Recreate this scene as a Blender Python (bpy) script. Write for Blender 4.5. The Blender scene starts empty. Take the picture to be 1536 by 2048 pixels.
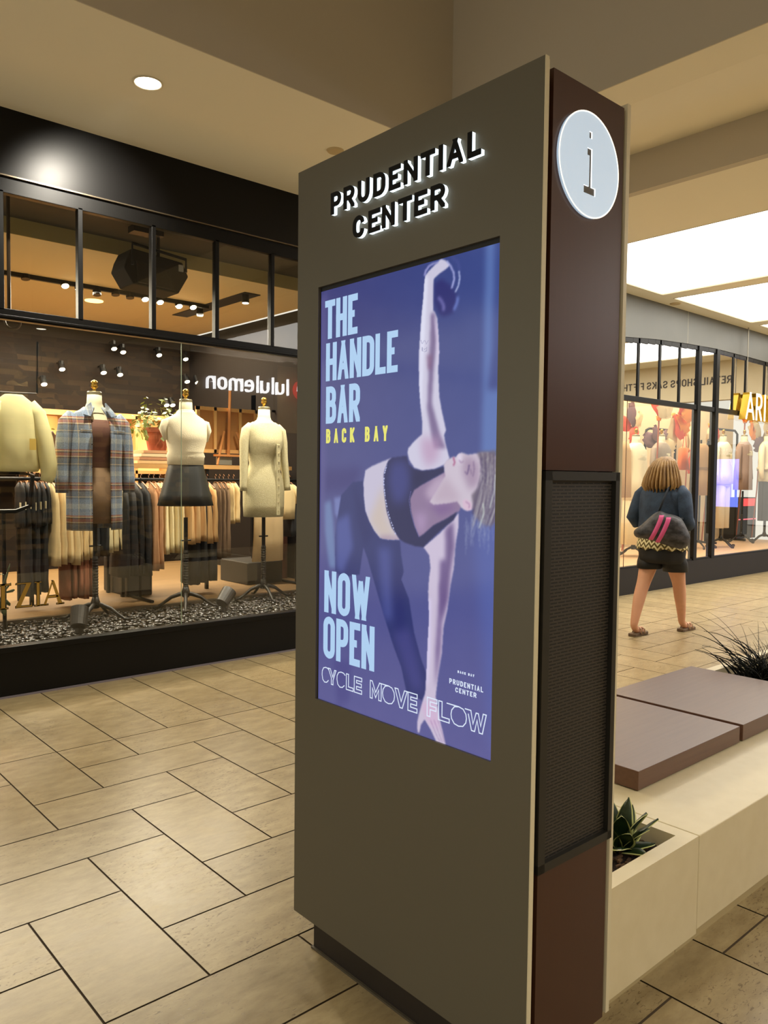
import bpy, math, random
import numpy as np
from mathutils import Vector, Matrix
random.seed(7)
PI = math.pi
# ---------------------------------------------------------------- camera
HC = 1.42
YAW, PIT, ROL, FPX = 0.84499006, -0.04477727, 0.01129506, 1580.055
def cam_axes():
    f = np.array([math.cos(PIT)*math.cos(YAW), math.cos(PIT)*math.sin(YAW), math.sin(PIT)])
    r = np.cross(f, [0, 0, 1]); r /= np.linalg.norm(r); u = np.cross(r, f)
    c, s = math.cos(ROL), math.sin(ROL)
    return np.array([c*r+s*u, -s*r+c*u, f])
RC = cam_axes()
cam = bpy.data.cameras.new('camera'); camo = bpy.data.objects.new('camera', cam)
bpy.context.scene.collection.objects.link(camo)
cam.sensor_fit = 'VERTICAL'; cam.sensor_height = 36; cam.lens = FPX/2048*36
cam.clip_start = 0.05; cam.clip_end = 200
M = Matrix.Identity(4)
for i in range(3):
    M[i][0], M[i][1], M[i][2] = RC[0][i], RC[1][i], -RC[2][i]
M[2][3] = HC
camo.matrix_world = M
bpy.context.scene.camera = camo
sc = bpy.context.scene
sc.view_settings.view_transform = 'Standard'; sc.view_settings.look = 'None'
sc.view_settings.gamma = 1; sc.view_settings.use_curve_mapping = False
sc.view_settings.exposure = 0.24
# measuring helpers: sight lines of the photograph met with real planes of the place
def ray(px, py):
    return np.array([(px-768)/FPX, -(py-1024)/FPX, 1.0]) @ RC
def onx(px, py, X):
    d = ray(px, py); t = X/d[0]; return (X, d[1]*t, HC+d[2]*t)
def ony(px, py, Y):
    d = ray(px, py); t = Y/d[1]; return (d[0]*t, Y, HC+d[2]*t)
def onz(px, py, Z):
    d = ray(px, py); t = (Z-HC)/d[2]; return (d[0]*t, d[1]*t, Z)
# ---------------------------------------------------------------- world
w = bpy.data.worlds.new('world'); sc.world = w; w.use_nodes = True
bg = w.node_tree.nodes['Background']
bg.inputs[0].default_value = (1.0, 0.95, 0.80, 1); bg.inputs[1].default_value = 0.84
C = sc.collection
def area_light(name, loc, sx, sy, power, col, rot=(0, 0, 0)):
    l = bpy.data.lights.new(name, 'AREA'); l.shape = 'RECTANGLE'; l.size = sx; l.size_y = sy
    l.energy = power; l.color = col
    o = bpy.data.objects.new(name, l); o.location = loc; o.rotation_euler = rot; C.objects.link(o); return o
def spot_light(name, loc, target, power, col, angle=70, blend=0.5, size=0.04):
    l = bpy.data.lights.new(name, 'SPOT'); l.energy = power; l.color = col
    l.spot_size = math.radians(angle); l.spot_blend = blend; l.shadow_soft_size = size
    o = bpy.data.objects.new(name, l); o.location = loc
    d = Vector(target)-Vector(loc); o.rotation_euler = d.to_track_quat('-Z', 'Y').to_euler()
    C.objects.link(o); return o
DL = (1, .95, .80); WARM = (1.0, 0.80, 0.50); NEUT = (1.0, 0.93, 0.80)
LUM = 3.5; SIGN = 11.0; SCR = .88; DLP = 108; TRP = 16; WLP = 225; SHP = 500; RSP = 200

# ---------------------------------------------------------------- materials
MATS = {}
def s2l(c):
    return tuple(((v/255)/12.92 if v/255 <= 0.04045 else ((v/255+0.055)/1.055)**2.4) for v in c)
def mat(name, col=(128, 128, 128), rough=0.6, metal=0.0, emit=None, estr=1.0, spec=0.5, noise=None, bump=None, coat=0):
    """noise=(scale, amount, second colour, stretch) bump=(scale, strength)"""
    if name in MATS: return MATS[name]
    m = bpy.data.materials.new(name); m.use_nodes = True
    nt = m.node_tree; b = nt.nodes['Principled BSDF']; L = nt.links
    c = s2l(col)+(1,)
    b.inputs['Base Color'].default_value = c
    b.inputs['Roughness'].default_value = rough; b.inputs['Metallic'].default_value = metal
    b.inputs['Specular IOR Level'].default_value = spec
    b.inputs['Coat Weight'].default_value = coat
    if emit is not None:
        b.inputs['Emission Color'].default_value = s2l(emit)+(1,); b.inputs['Emission Strength'].default_value = estr
    tc = None
    if noise or bump: tc = nt.nodes.new('ShaderNodeTexCoord')
    if noise:
        mp = nt.nodes.new('ShaderNodeMapping'); L.new(tc.outputs['Object'], mp.inputs[0])
        if len(noise) > 3: mp.inputs['Scale'].default_value = noise[3]
        n = nt.nodes.new('ShaderNodeTexNoise'); n.inputs['Scale'].default_value = noise[0]; n.inputs['Detail'].default_value = 5
        L.new(mp.outputs[0], n.inputs['Vector'])
        r = nt.nodes.new('ShaderNodeValToRGB'); r.color_ramp.elements[0].position = 0.35; r.color_ramp.elements[1].position = 0.68
        r.color_ramp.elements[0].color = c; r.color_ramp.elements[1].color = s2l(noise[2])+(1,)
        mx = nt.nodes.new('ShaderNodeMixRGB'); mx.inputs[0].default_value = noise[1]; mx.inputs[1].default_value = c
        L.new(n.outputs['Fac'], r.inputs[0]); L.new(r.outputs[0], mx.inputs[2]); L.new(mx.outputs[0], b.inputs['Base Color'])
    if bump:
        n2 = nt.nodes.new('ShaderNodeTexNoise'); n2.inputs['Scale'].default_value = bump[0]; n2.inputs['Detail'].default_value = 3
        L.new(tc.outputs['Object'], n2.inputs['Vector'])
        bp = nt.nodes.new('ShaderNodeBump'); bp.inputs['Strength'].default_value = bump[1]; bp.inputs['Distance'].default_value = 0.01
        L.new(n2.outputs['Fac'], bp.inputs['Height']); L.new(bp.outputs[0], b.inputs['Normal'])
    MATS[name] = m; return m
def glass_mat(name, tint=(1, 1, 1), boost=2.0):
    if name in MATS: return MATS[name]
    m = bpy.data.materials.new(name); m.use_nodes = True; nt = m.node_tree; nt.nodes.clear(); L = nt.links
    out = nt.nodes.new('ShaderNodeOutputMaterial'); t = nt.nodes.new('ShaderNodeBsdfTransparent'); g = nt.nodes.new('ShaderNodeBsdfGlossy')
    t.inputs[0].default_value = tint+(1,); g.inputs['Roughness'].default_value = 0.0
    f = nt.nodes.new('ShaderNodeFresnel'); f.inputs[0].default_value = 1.5
    mu = nt.nodes.new('ShaderNodeMath'); mu.operation = 'MULTIPLY'; mu.inputs[1].default_value = boost; mu.use_clamp = True
    mx = nt.nodes.new('ShaderNodeMixShader'); L.new(f.outputs[0], mu.inputs[0]); L.new(mu.outputs[0], mx.inputs[0])
    L.new(t.outputs[0], mx.inputs[1]); L.new(g.outputs[0], mx.inputs[2]); L.new(mx.outputs[0], out.inputs[0])
    MATS[name] = m; return m
# ---------------------------------------------------------------- mesh builder
class MB:
    def __init__(s): s.v = []; s.f = []; s.m = []; s.mats = []; s.cur = 0
    def use(s, m):
        if m not in s.mats: s.mats.append(m)
        s.cur = s.mats.index(m); return s
    def add(s, vs, fs):
        o = len(s.v); s.v += [tuple(map(float, p)) for p in vs]
        for f in fs: s.f.append(tuple(i+o for i in f)); s.m.append(s.cur)
        return s
    def box(s, x0, x1, y0, y1, z0, z1):
        return s.add([(x0,y0,z0),(x1,y0,z0),(x1,y1,z0),(x0,y1,z0),(x0,y0,z1),(x1,y0,z1),(x1,y1,z1),(x0,y1,z1)],
                     [(0,3,2,1),(4,5,6,7),(0,1,5,4),(1,2,6,5),(2,3,7,6),(3,0,4,7)])
    def rbox(s, c, d, M3=None):
        """box of half sizes d about c turned by a 3x3 matrix"""
        vs = []
        for k in range(8):
            p = Vector(((-d[0], d[0])[k & 1], (-d[1], d[1])[(k >> 1) & 1], (-d[2], d[2])[(k >> 2) & 1]))
            if M3 is not None: p = M3 @ p
            vs.append(Vector(c)+p)
        return s.add(vs, [(0,2,3,1),(4,5,7,6),(0,1,5,4),(1,3,7,5),(3,2,6,7),(2,0,4,6)])
    def tube(s, path, rad, n=10, flat=1.0, cap=True, up=None):
        P = [Vector(p) for p in path]
        if not isinstance(rad, (list, tuple)): rad = [rad]*len(P)
        T = []
        for i in range(len(P)):
            a = P[max(0, i-1)]; b = P[min(len(P)-1, i+1)]; d = (b-a)
            T.append(d.normalized() if d.length > 1e-9 else Vector((0, 0, 1)))
        nrm = Vector(up) if up else (Vector((0, 0, 1)) if abs(T[0].z) < 0.9 else Vector((1, 0, 0)))
        vs = []
        for i in range(len(P)):
            nrm = (nrm-T[i]*nrm.dot(T[i])).normalized(); bn = T[i].cross(nrm)
            for k in range(n):
                a = 2*PI*k/n; vs.append(P[i]+nrm*(math.cos(a)*rad[i])+bn*(math.sin(a)*rad[i]*flat))
        fs = [(i*n+k, i*n+(k+1) % n, (i+1)*n+(k+1) % n, (i+1)*n+k) for i in range(len(P)-1) for k in range(n)]
        if cap: fs += [tuple(range(n-1, -1, -1)), tuple((len(P)-1)*n+k for k in range(n))]
        return s.add(vs, fs)
    def loft(s, secs, n=32, a0=0.0, a1=2*PI, fold=None, cap=True, thick=0.0):
        """secs: (cx,cy,z,rx,ry[,foldamp]); angle 0 = +x; fold=(count, phase)"""
        full = abs(a1-a0-2*PI) < 1e-6; m = n if full else n+1
        vs = []
        def ring(S, dr):
            out = []
            for k in range(m):
                a = a0+(a1-a0)*k/n
                fa = (S[5] if len(S) > 5 else 0)
                q = 1.0
                if fold and fa:
                    q = 1+fa*(math.sin(a*fold[0]+fold[1])+0.5*math.sin(a*fold[0]*1.7+fold[1]*2+S[2]*3))
                out.append((S[0]+math.cos(a)*(S[3]*q+dr), S[1]+math.sin(a)*(S[4]*q+dr), S[2]))
            return out
        for S in secs: vs += ring(S, 0)
        R = len(secs); fs = []
        w = n if full else n
        for i in range(R-1):
            for k in range(w):
                k2 = (k+1) % m
                fs.append((i*m+k, i*m+k2, (i+1)*m+k2, (i+1)*m+k))
        if not full:
            base = len(vs)
            for S in secs: vs += ring(S, -(thick or 0.006))
            for i in range(R-1):
                for k in range(w):
                    fs.append((base+i*m+k+1, base+i*m+k, base+(i+1)*m+k, base+(i+1)*m+k+1))
            for i in range(R-1):
                fs.append((i*m, (i+1)*m, base+(i+1)*m, base+i*m)); fs.append((i*m+n, base+i*m+n, base+(i+1)*m+n, (i+1)*m+n))
            for k in range(w):
                fs.append((k, base+k, base+k+1, k+1)); e = (R-1)*m; fs.append((e+k, e+k+1, base+e+k+1, base+e+k))
        elif cap:
            fs += [tuple(range(m-1, -1, -1)), tuple((R-1)*m+k for k in range(m))]
        return s.add(vs, fs)
    def lathe(s, c, prof, n=24):
        return s.loft([(c[0], c[1], c[2]+z, r, r) for r, z in prof], n)
    def prism(s, pts, a, b, fn):
        """outline pts (2-D) between depths a and b; fn(u,v,d)->xyz"""
        n = len(pts); vs = [fn(u, v, a) for u, v in pts]+[fn(u, v, b) for u, v in pts]
        return s.add(vs, [tuple(range(n-1, -1, -1)), tuple(range(n, 2*n))]+[(k, (k+1) % n, n+(k+1) % n, n+k) for k in range(n)])
    def build(s, name, m=None, parent=None, smooth=False, bevel=0, subsurf=0, loc=None):
        me = bpy.data.meshes.new(name); me.from_pydata(s.v, [], s.f)
        mats = s.mats or ([m] if m else [])
        for q in mats: me.materials.append(q)
        if s.mats: me.polygons.foreach_set('material_index', s.m)
        if smooth: me.polygons.foreach_set('use_smooth', [True]*len(me.polygons))
        me.update(); me.validate()
        import bmesh
        bm = bmesh.new(); bm.from_mesh(me); bmesh.ops.recalc_face_normals(bm, faces=bm.faces); bm.to_mesh(me); bm.free()
        o = bpy.data.objects.new(name, me); C.objects.link(o)
        if parent is not None:
            o.parent = parent
            if parent.get('_off') is None:
                P = parent; off = Vector((0, 0, 0))
                while P is not None: off += P.location; P = P.parent
                if off.length > 1e-9: me.transform(Matrix.Translation(-off))
        if bevel:
            b = o.modifiers.new('bevel', 'BEVEL'); b.width = bevel; b.segments = 2; b.limit_method = 'ANGLE'; b.angle_limit = 0.6
        if subsurf:
            b = o.modifiers.new('sub', 'SUBSURF'); b.levels = subsurf; b.render_levels = subsurf
        return o
def thing(name, label, cat, loc=(0, 0, 0), group=None):
    o = bpy.data.objects.new(name, None); C.objects.link(o); o.location = loc; o.empty_display_size = 0.1
    o['label'] = label; o['category'] = cat
    if group: o['group'] = group
    return o
def tag(o, label, cat, group=None, kind=None):
    o['label'] = label; o['category'] = cat
    if group: o['group'] = group
    if kind: o['kind'] = kind
    return o
def struct(o, label=None):
    o['kind'] = 'structure'
    if label: o['label'] = label
    return o
def plabel(o, label): o['label'] = label; return o
# ---------------------------------------------------------------- stroke lettering
def GL():
    r = 'r'
    return {
    'A': [[(0,0),(.5,1),(1,0)], [(.2,.3),(.8,.3)]], 'B': [[(0,0),(0,1)],[(0,1),(.95,1,r),(.95,.54,r),(0,.54)],[(0,.54),(1,.54,r),(1,0,r),(0,0)]],
    'C': [[(1,.68),(1,1,r),(0,1,r),(0,0,r),(1,0,r),(1,.32)]], 'D': [[(0,0),(0,1)],[(0,1),(1,1,r),(1,0,r),(0,0)]],
    'E': [[(1,1),(0,1),(0,0),(1,0)],[(0,.52),(.85,.52)]], 'F': [[(1,1),(0,1),(0,0)],[(0,.5),(.85,.5)]],
    'G': [[(1,.7),(1,1,r),(0,1,r),(0,0,r),(1,0,r),(1,.45),(.55,.45)]], 'H': [[(0,0),(0,1)],[(1,0),(1,1)],[(0,.5),(1,.5)]],
    'I': [[(.5,0),(.5,1)]], 'K': [[(0,0),(0,1)],[(1,1),(.08,.42)],[(.3,.58),(1,0)]], 'L': [[(0,1),(0,0),(1,0)]],
    'M': [[(0,0),(0,1),(.5,.3),(1,1),(1,0)]], 'N': [[(0,0),(0,1),(1,0),(1,1)]], 'O': [[(0,.5),(0,1,r),(1,1,r),(1,0,r),(0,0,r),(0,.5)]],
    'P': [[(0,0),(0,1)],[(0,1),(1,1,r),(1,.43,r),(0.02,.43)]], 'R': [[(0,0),(0,1)],[(0,1),(1,1,r),(1,.46,r),(0,.46)],[(.5,.46),(1,0)]],
    'S': [[(1,.75),(1,1,r),(0,1,r),(0,.52,r),(1,.48,r),(1,0,r),(0,0,r),(0,.25)]], 'T': [[(0,1),(1,1)],[(.5,1),(.5,0)]],
    'U': [[(0,1),(0,0,r),(1,0,r),(1,1)]], 'V': [[(0,1),(.5,0),(1,1)]], 'W': [[(0,1),(.25,0),(.5,.95),(.75,0),(1,1)]],
    'Y': [[(0,1),(.5,.42),(1,1)],[(.5,.42),(.5,0)]], 'Z': [[(0,1),(1,1),(0,0),(1,0)]],
    'l': [[(.5,0),(.5,1)]], 'u': [[(0,.7),(0,0,r),(1,0,r),(1,.3)],[(1,0),(1,.7)]], 'e': [[(0,.37),(1,.37),(1,.7,r),(0,.7,r),(0,0,r),(1,0,r),(1,.12)]],
    'm': [[(0,0),(0,.7)],[(0,.45),(0,.7,r),(.5,.7,r),(.5,0)],[(.5,.45),(.5,.7,r),(1,.7,r),(1,0)]], 'n': [[(0,0),(0,.7)],[(0,.35),(0,.7,r),(1,.7,r),(1,0)]],
    'o': [[(0,.35),(0,.7,r),(1,.7,r),(1,0,r),(0,0,r),(0,.35)]]}
GLY = GL()
WID = {'I': .35, 'l': .3, 'M': 1.25, 'W': 1.4, 'm': 1.55, 'L': .85, 'E': .85, 'F': .82, 'T': .95, ' ': .6}
def round_path(pts, rad):
    out = []
    for i, p in enumerate(pts):
        if len(p) < 3 or i == 0 or i == len(pts)-1: out.append(Vector(p[:2])); continue
        P = Vector(p[:2]); A = Vector(pts[i-1][:2]); B = Vector(pts[i+1][:2])
        la, lb = (A-P).length, (B-P).length
        r = min(rad, la*(0.5 if len(pts[i-1]) > 2 else 1.0), lb*(0.5 if len(pts[i+1]) > 2 else 1.0))
        p0 = P+(A-P).normalized()*r; p1 = P+(B-P).normalized()*r
        for k in range(6):
            t = k/5; out.append(p0*(1-t)**2+P*2*t*(1-t)*0.82+ (p0+p1)*0.5*2*t*(1-t)*0.18+p1*t**2)
    cl = [out[0]]
    for q in out[1:]:
        if (q-cl[-1]).length > 1e-6: cl.append(q)
    return cl
def strip(mb, pts, sw, d0, d1, fn, closed=False):
    n = len(pts); L = []; R = []
    for i in range(n):
        if closed: a = pts[(i-1) % n]; b = pts[(i+1) % n]
        else: a = pts[max(0, i-1)]; b = pts[min(n-1, i+1)]
        p = pts[i]
        d1v = (p-a).normalized() if (p-a).length > 1e-9 else (b-p).normalized()
        d2v = (b-p).normalized() if (b-p).length > 1e-9 else d1v
        n1 = Vector((-d1v.y, d1v.x)); n2 = Vector((-d2v.y, d2v.x)); m = n1+n2
        m = m.normalized() if m.length > 1e-6 else n1
        k = min(1/max(0.25, m.dot(n1)), 2.2)
        L.append(p+m*(sw/2*k)); R.append(p-m*(sw/2*k))
    vs = []
    for i in range(n):
        for q in (L[i], R[i]):
            vs.append(fn(q.x, q.y, d0)); vs.append(fn(q.x, q.y, d1))
    fs = []
    rng = range(n if closed else n-1)
    for i in rng:
        a = 4*i; b = 4*((i+1) % n)
        fs += [(a+1, b+1, b+3, a+3), (a, a+2, b+2, b), (a, b, b+1, a+1), (a+2, a+3, b+3, b+2)]
    if not closed: fs += [(0, 1, 3, 2), (4*n-4, 4*n-2, 4*n-1, 4*n-3)]
    mb.add(vs, fs)
def clip_poly(P, x0, x1, y0, y1):
    for ax, lim, sg in ((0, x0, 1), (0, x1, -1), (1, y0, 1), (1, y1, -1)):
        out = []
        for i in range(len(P)):
            a = P[i-1]; b = P[i]; ia = (a[ax]-lim)*sg >= -1e-9; ib = (b[ax]-lim)*sg >= -1e-9
            if ia != ib:
                t = (lim-a[ax])/(b[ax]-a[ax]); out.append((a[0]+(b[0]-a[0])*t, a[1]+(b[1]-a[1])*t))
            if ib: out.append(tuple(b))
        P = out
        if len(P) < 3: return []
    return P
def letter(mb, ch, u0, v0, w, h, sw, d0, d1, fn):
    for k, pl in enumerate(GLY[ch]):
        q = [((p[0]*(w-sw)+sw/2+u0), (p[1]*(h-sw)+sw/2+v0))+((p[2],) if len(p) > 2 else ()) for p in pl]
        e = 0.00012*k*(1 if d1 > d0 else -1)
        if any(len(p) > 2 for p in pl):
            pts = round_path(q, (w-sw)*0.5)
            if (pts[0]-pts[-1]).length < 1e-6: strip(mb, pts[:-1], sw, d0, d1+e, fn, closed=True); continue
            for idx, nb, src in ((0, 1, pl[0]), (-1, -2, pl[-1])):
                dd = (pts[idx]-pts[nb]).normalized()
                if (abs(dd.y) > .9 and src[1] in (0, 1)) or (abs(dd.x) > .9 and src[0] in (0, 1) and ch not in 'CGSe'): pts[idx] = pts[idx]+dd*sw/2
            strip(mb, pts, sw, d0, d1+e, fn)
        else:
            for i in range(len(q)-1):
                a = Vector(q[i][:2]); b = Vector(q[i+1][:2]); d = (b-a).normalized(); diag = min(abs(d.x), abs(d.y)) > .08
                s2 = sw*(.86 if diag and ch in 'NMWA' else 1); n_ = Vector((-d.y, d.x))*s2/2
                def ext(pt, other):
                    edge = pt[1] in (0, 1) or pt[0] in (0, 1)
                    return sw*(.9 if diag else .5) if edge else 0
                a2 = a-d*ext(pl[i], 0); b2 = b+d*ext(pl[i+1], 0)
                P = clip_poly([tuple(a2+n_), tuple(b2+n_), tuple(b2-n_), tuple(a2-n_)], u0, u0+w, v0, v0+h)
                if len(P) >= 3: mb.prism(P, d0, d1+e+0.00006*i, fn)
def text_mb(txt, u0, v0, W, h, sw, d0, d1, fn, gap=0.16):
    mb = MB(); ws = [WID.get(c, 1.0) for c in txt]; tot = sum(ws)+gap*(len(txt)-1); k = W/tot; u = u0
    for c, q in zip(txt, ws):
        if c != ' ': letter(mb, c, u, v0, q*k, h, sw if q > .4 else min(sw, q*k), d0, d1, fn)
        u += (q+gap)*k
    return mb
# ================================================================ setting
FY = 5.24; CZ = 3.645
# floor: limestone herringbone tiles, 305 x 610 mm
def floor_mat():
    m = bpy.data.materials.new('limestone_floor'); m.use_nodes = True; nt = m.node_tree; L = nt.links; b = nt.nodes['Principled BSDF']
    N = nt.nodes.new
    at = N('ShaderNodeAttribute'); at.attribute_name = 'tile'
    tc = N('ShaderNodeTexCoord')
    off = N('ShaderNodeVectorMath'); off.operation = 'ADD'; sc_ = N('ShaderNodeVectorMath'); sc_.operation = 'SCALE'; sc_.inputs['Scale'].default_value = 9
    L.new(at.outputs['Color'], sc_.inputs[0]); L.new(tc.outputs['Object'], off.inputs[0]); L.new(sc_.outputs[0], off.inputs[1])
    n1 = N('ShaderNodeTexNoise'); n1.inputs['Scale'].default_value = 8; n1.inputs['Detail'].default_value = 8; n1.inputs['Roughness'].default_value = 0.65
    n2 = N('ShaderNodeTexNoise'); n2.inputs['Scale'].default_value = 44; n2.inputs['Detail'].default_value = 6; n2.inputs['Distortion'].default_value = 1.2
    n3 = N('ShaderNodeTexNoise'); n3.inputs['Scale'].default_value = 2.2; n3.inputs['Detail'].default_value = 3
    mp = N('ShaderNodeMapping'); mp.inputs['Scale'].default_value = (1, 2.6, 1); L.new(off.outputs[0], mp.inputs[0])
    L.new(mp.outputs[0], n1.inputs['Vector']); L.new(mp.outputs[0], n2.inputs['Vector']); L.new(off.outputs[0], n3.inputs['Vector'])
    r1 = N('ShaderNodeValToRGB'); e = r1.color_ramp.elements
    e[0].position = .3; e[0].color = s2l((140, 121, 87))+(1,); e[1].position = .7; e[1].color = s2l((172, 153, 114))+(1,)
    L.new(n1.outputs['Fac'], r1.inputs[0])
    r2 = N('ShaderNodeValToRGB'); e = r2.color_ramp.elements; e[0].position = .585; e[0].color = (0,0,0,1); e[1].position = .65; e[1].color = (1,1,1,1)
    L.new(n2.outputs['Fac'], r2.inputs[0])
    r3 = N('ShaderNodeValToRGB'); e = r3.color_ramp.elements; e[0].position = .42; e[0].color = (.15,.15,.15,1); e[1].position = .6; e[1].color = (1,1,1,1)
    L.new(n3.outputs['Fac'], r3.inputs[0])
    mu = N('ShaderNodeMath'); mu.operation = 'MULTIPLY'; L.new(r2.outputs[0], mu.inputs[0]); L.new(r3.outputs[0], mu.inputs[1])
    mu2 = N('ShaderNodeMath'); mu2.operation = 'MULTIPLY'; mu2.inputs[1].default_value = .7; L.new(mu.outputs[0], mu2.inputs[0])
    mx = N('ShaderNodeMixRGB'); mx.inputs[2].default_value = s2l((88, 66, 40))+(1,); L.new(mu2.outputs[0], mx.inputs[0]); L.new(r1.outputs[0], mx.inputs[1])
    # per tile tone
    hs = N('ShaderNodeHueSaturation'); mr = N('ShaderNodeMapRange'); mr.inputs[3].default_value = .88; mr.inputs[4].default_value = 1.04
    sp = N('ShaderNodeSeparateColor'); L.new(at.outputs['Color'], sp.inputs[0]); L.new(sp.outputs[0], mr.inputs[0]); L.new(mr.outputs[0], hs.inputs['Value']); L.new(mx.outputs[0], hs.inputs['Color'])
    L.new(hs.outputs[0], b.inputs['Base Color'])
    rr = N('ShaderNodeMapRange'); rr.inputs[3].default_value = .24; rr.inputs[4].default_value = .38; L.new(n1.outputs['Fac'], rr.inputs[0]); L.new(rr.outputs[0], b.inputs['Roughness'])
    bp = N('ShaderNodeBump'); bp.inputs['Strength'].default_value = .1; bp.inputs['Distance'].default_value = .004; bp.invert = True; L.new(mu.outputs[0], bp.inputs['Height']); L.new(bp.outputs[0], b.inputs['Normal'])
    b.inputs['Specular IOR Level'].default_value = 0.5
    return m
FLOORM = floor_mat()
grout = mat('grout', (72, 56, 34), .8)
def build_floor():
    T = .3045; TY = .302; X0 = .785; Y0 = 1.95; g = .0034
    mb = MB(); mb.use(grout); mb.add([(-4, -3.2, -.004), (26, -3.2, -.004), (26, FY+.1, -.004), (-4, FY+.1, -.004)], [(0, 1, 2, 3)])
    mb.use(FLOORM); cols = [0]
    def tile(x0, x1, y0, y1):
        y1 = min(y1, FY+.05)
        if x1 < -4 or x0 > 25 or y1 < -3.2 or y0 >= y1: return
        mb.add([(x0+g, y0+g, 0), (x1-g, y0+g, 0), (x1-g, y1-g, 0), (x0+g, y1-g, 0)], [(0, 1, 2, 3)]); cols.append(1)
    jt = 7
    for a in range(-16, 80):
        for b in range(-18, jt):
            k = (b-a) % 4; x = X0+a*T; y = Y0+b*TY
            if k == 0:
                top = min(y+2*TY, Y0+jt*TY); tile(x, x+T, y, top)
            elif k == 2: tile(x-T, x+T, y, y+TY)
            elif k == 1 and b == -18: tile(x, x+T, y, y+TY)
        y = Y0+jt*TY; x = X0+a*T
        tile(x, x+T, y, FY+.05)
    o = mb.build('floor'); struct(o, 'beige limestone floor tiles laid in a herringbone')
    me = o.data; ca = me.color_attributes.new('tile', 'FLOAT_COLOR', 'CORNER')
    rng = np.random.RandomState(3); d = np.ones((len(me.loops), 4), np.float32)
    for p in me.polygons:
        c = rng.rand(3); d[p.loop_start:p.loop_start+p.loop_total, :3] = c
    ca.data.foreach_set('color', d.ravel())
build_floor()
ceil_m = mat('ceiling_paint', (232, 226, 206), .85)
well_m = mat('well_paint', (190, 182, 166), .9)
def slab(name, pts, z0, z1, m, label=None):
    mb = MB()
    for (x0, x1, y0, y1) in pts: mb.box(x0, x1, y0, y1, z0, z1)
    return struct(mb.build(name, m), label)
slab('ceiling', [(-4, 14.5, 3.84, FY+.0)], CZ, CZ+.1, ceil_m, 'flat cream ceiling strip along the shopfront')
slab('ceiling', [(5.57, 14.5, -3.2, -2.6), (-4, 14.5, -3.2, -1.9)], CZ+.001, CZ+.1, ceil_m)
# raised well over the kiosk
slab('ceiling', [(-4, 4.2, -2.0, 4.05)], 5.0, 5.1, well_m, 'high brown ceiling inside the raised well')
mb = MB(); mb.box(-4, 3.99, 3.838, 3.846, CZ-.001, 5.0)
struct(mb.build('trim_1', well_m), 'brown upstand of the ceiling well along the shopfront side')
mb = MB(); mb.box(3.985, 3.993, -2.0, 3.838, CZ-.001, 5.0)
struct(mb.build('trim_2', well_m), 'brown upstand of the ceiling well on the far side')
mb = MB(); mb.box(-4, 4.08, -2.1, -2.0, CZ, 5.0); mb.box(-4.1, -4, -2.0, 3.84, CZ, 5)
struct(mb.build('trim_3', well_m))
# rising strip then a drop to the luminous ceiling
mb = MB(); mb.add([(3.99,-2,CZ),(4.3,-2,CZ+.02),(5.57,-2,3.94),(5.57,3.84,3.94),(4.3,3.84,CZ+.02),(3.99,3.84,CZ),(5.57,3.84,CZ),(5.57,-2,CZ)],[(0,5,4,1),(1,4,3,2),(5,6,3,4),(0,1,2,7)])
struct(mb.build('ceiling', ceil_m), 'sloping cream ceiling between the well and the brown beam')
mb = MB(); mb.box(5.566, 5.64, -2.6, 3.835, CZ-.001, 3.99)
struct(mb.build('trim_4', well_m), 'brown vertical band of the ceiling step')
# luminous ceiling frame
panels = [(x, x+2.165, y0, y1) for x in (6.715, 9.145, 11.575) for y0, y1 in ((1.43, 5.0), (-2.4, 1.17))]
fr = [(5.57, 6.715, -2.6, 3.84), (13.74, 14.5, -2.6, 3.84)] + [(x, x+.265, -2.6, 3.84) for x in (8.88, 11.31)] + [(6.715, 13.74, 1.17, 1.43), (6.715, 13.74, -2.6, -2.4)]
slab('ceiling', fr, CZ, CZ+.1, ceil_m, 'cream ceiling frame around the glowing panels')
# the strip over the shopfront gets real holes: rebuild as pieces
for o in list(C.objects):
    if o.name == 'ceiling': bpy.data.objects.remove(o)
slab('ceiling', [(-4, 6.715, 3.84, FY), (6.715, 13.74, 5.0, FY), (13.74, 14.5, 3.84, FY), (8.88, 9.145, 3.84, 5.0), (11.31, 11.575, 3.84, 5.0)], CZ, CZ+.1, ceil_m, 'flat cream ceiling strip along the shopfront')
glow = mat('luminous_panel', (240, 240, 240), .5, emit=(255, 253, 246), estr=LUM)
mf = mat('panel_trim', (190, 176, 146), .6)
for i, (x0, x1, y0, y1) in enumerate(panels):
    far = ['nearest the kiosk', 'behind the first', 'last towards the far end'][i//2]
    t = thing('ceiling_light_panel', 'large glowing white ceiling panel over the right-hand shopfront, '+far+(' along the facade' if y0 > 1 else ' on the opposite side'), 'ceiling light', ((x0+x1)/2, (y0+y1)/2, CZ+.02), 'luminous ceiling panels')
    MB().box(x0+.006, x1-.006, y0+.006, y1-.006, CZ+.012, CZ+.03).build('diffuser', glow, t)
    m2 = MB()
    for (a, b, c, d) in ((x0, x1, y0, y0+.008), (x0, x1, y1-.008, y1), (x0, x0+.008, y0, y1), (x1-.008, x1, y0, y1)): m2.box(a, b, c, d, CZ-.003, CZ+.03)
    m2.build('frame', mf, t)
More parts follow.
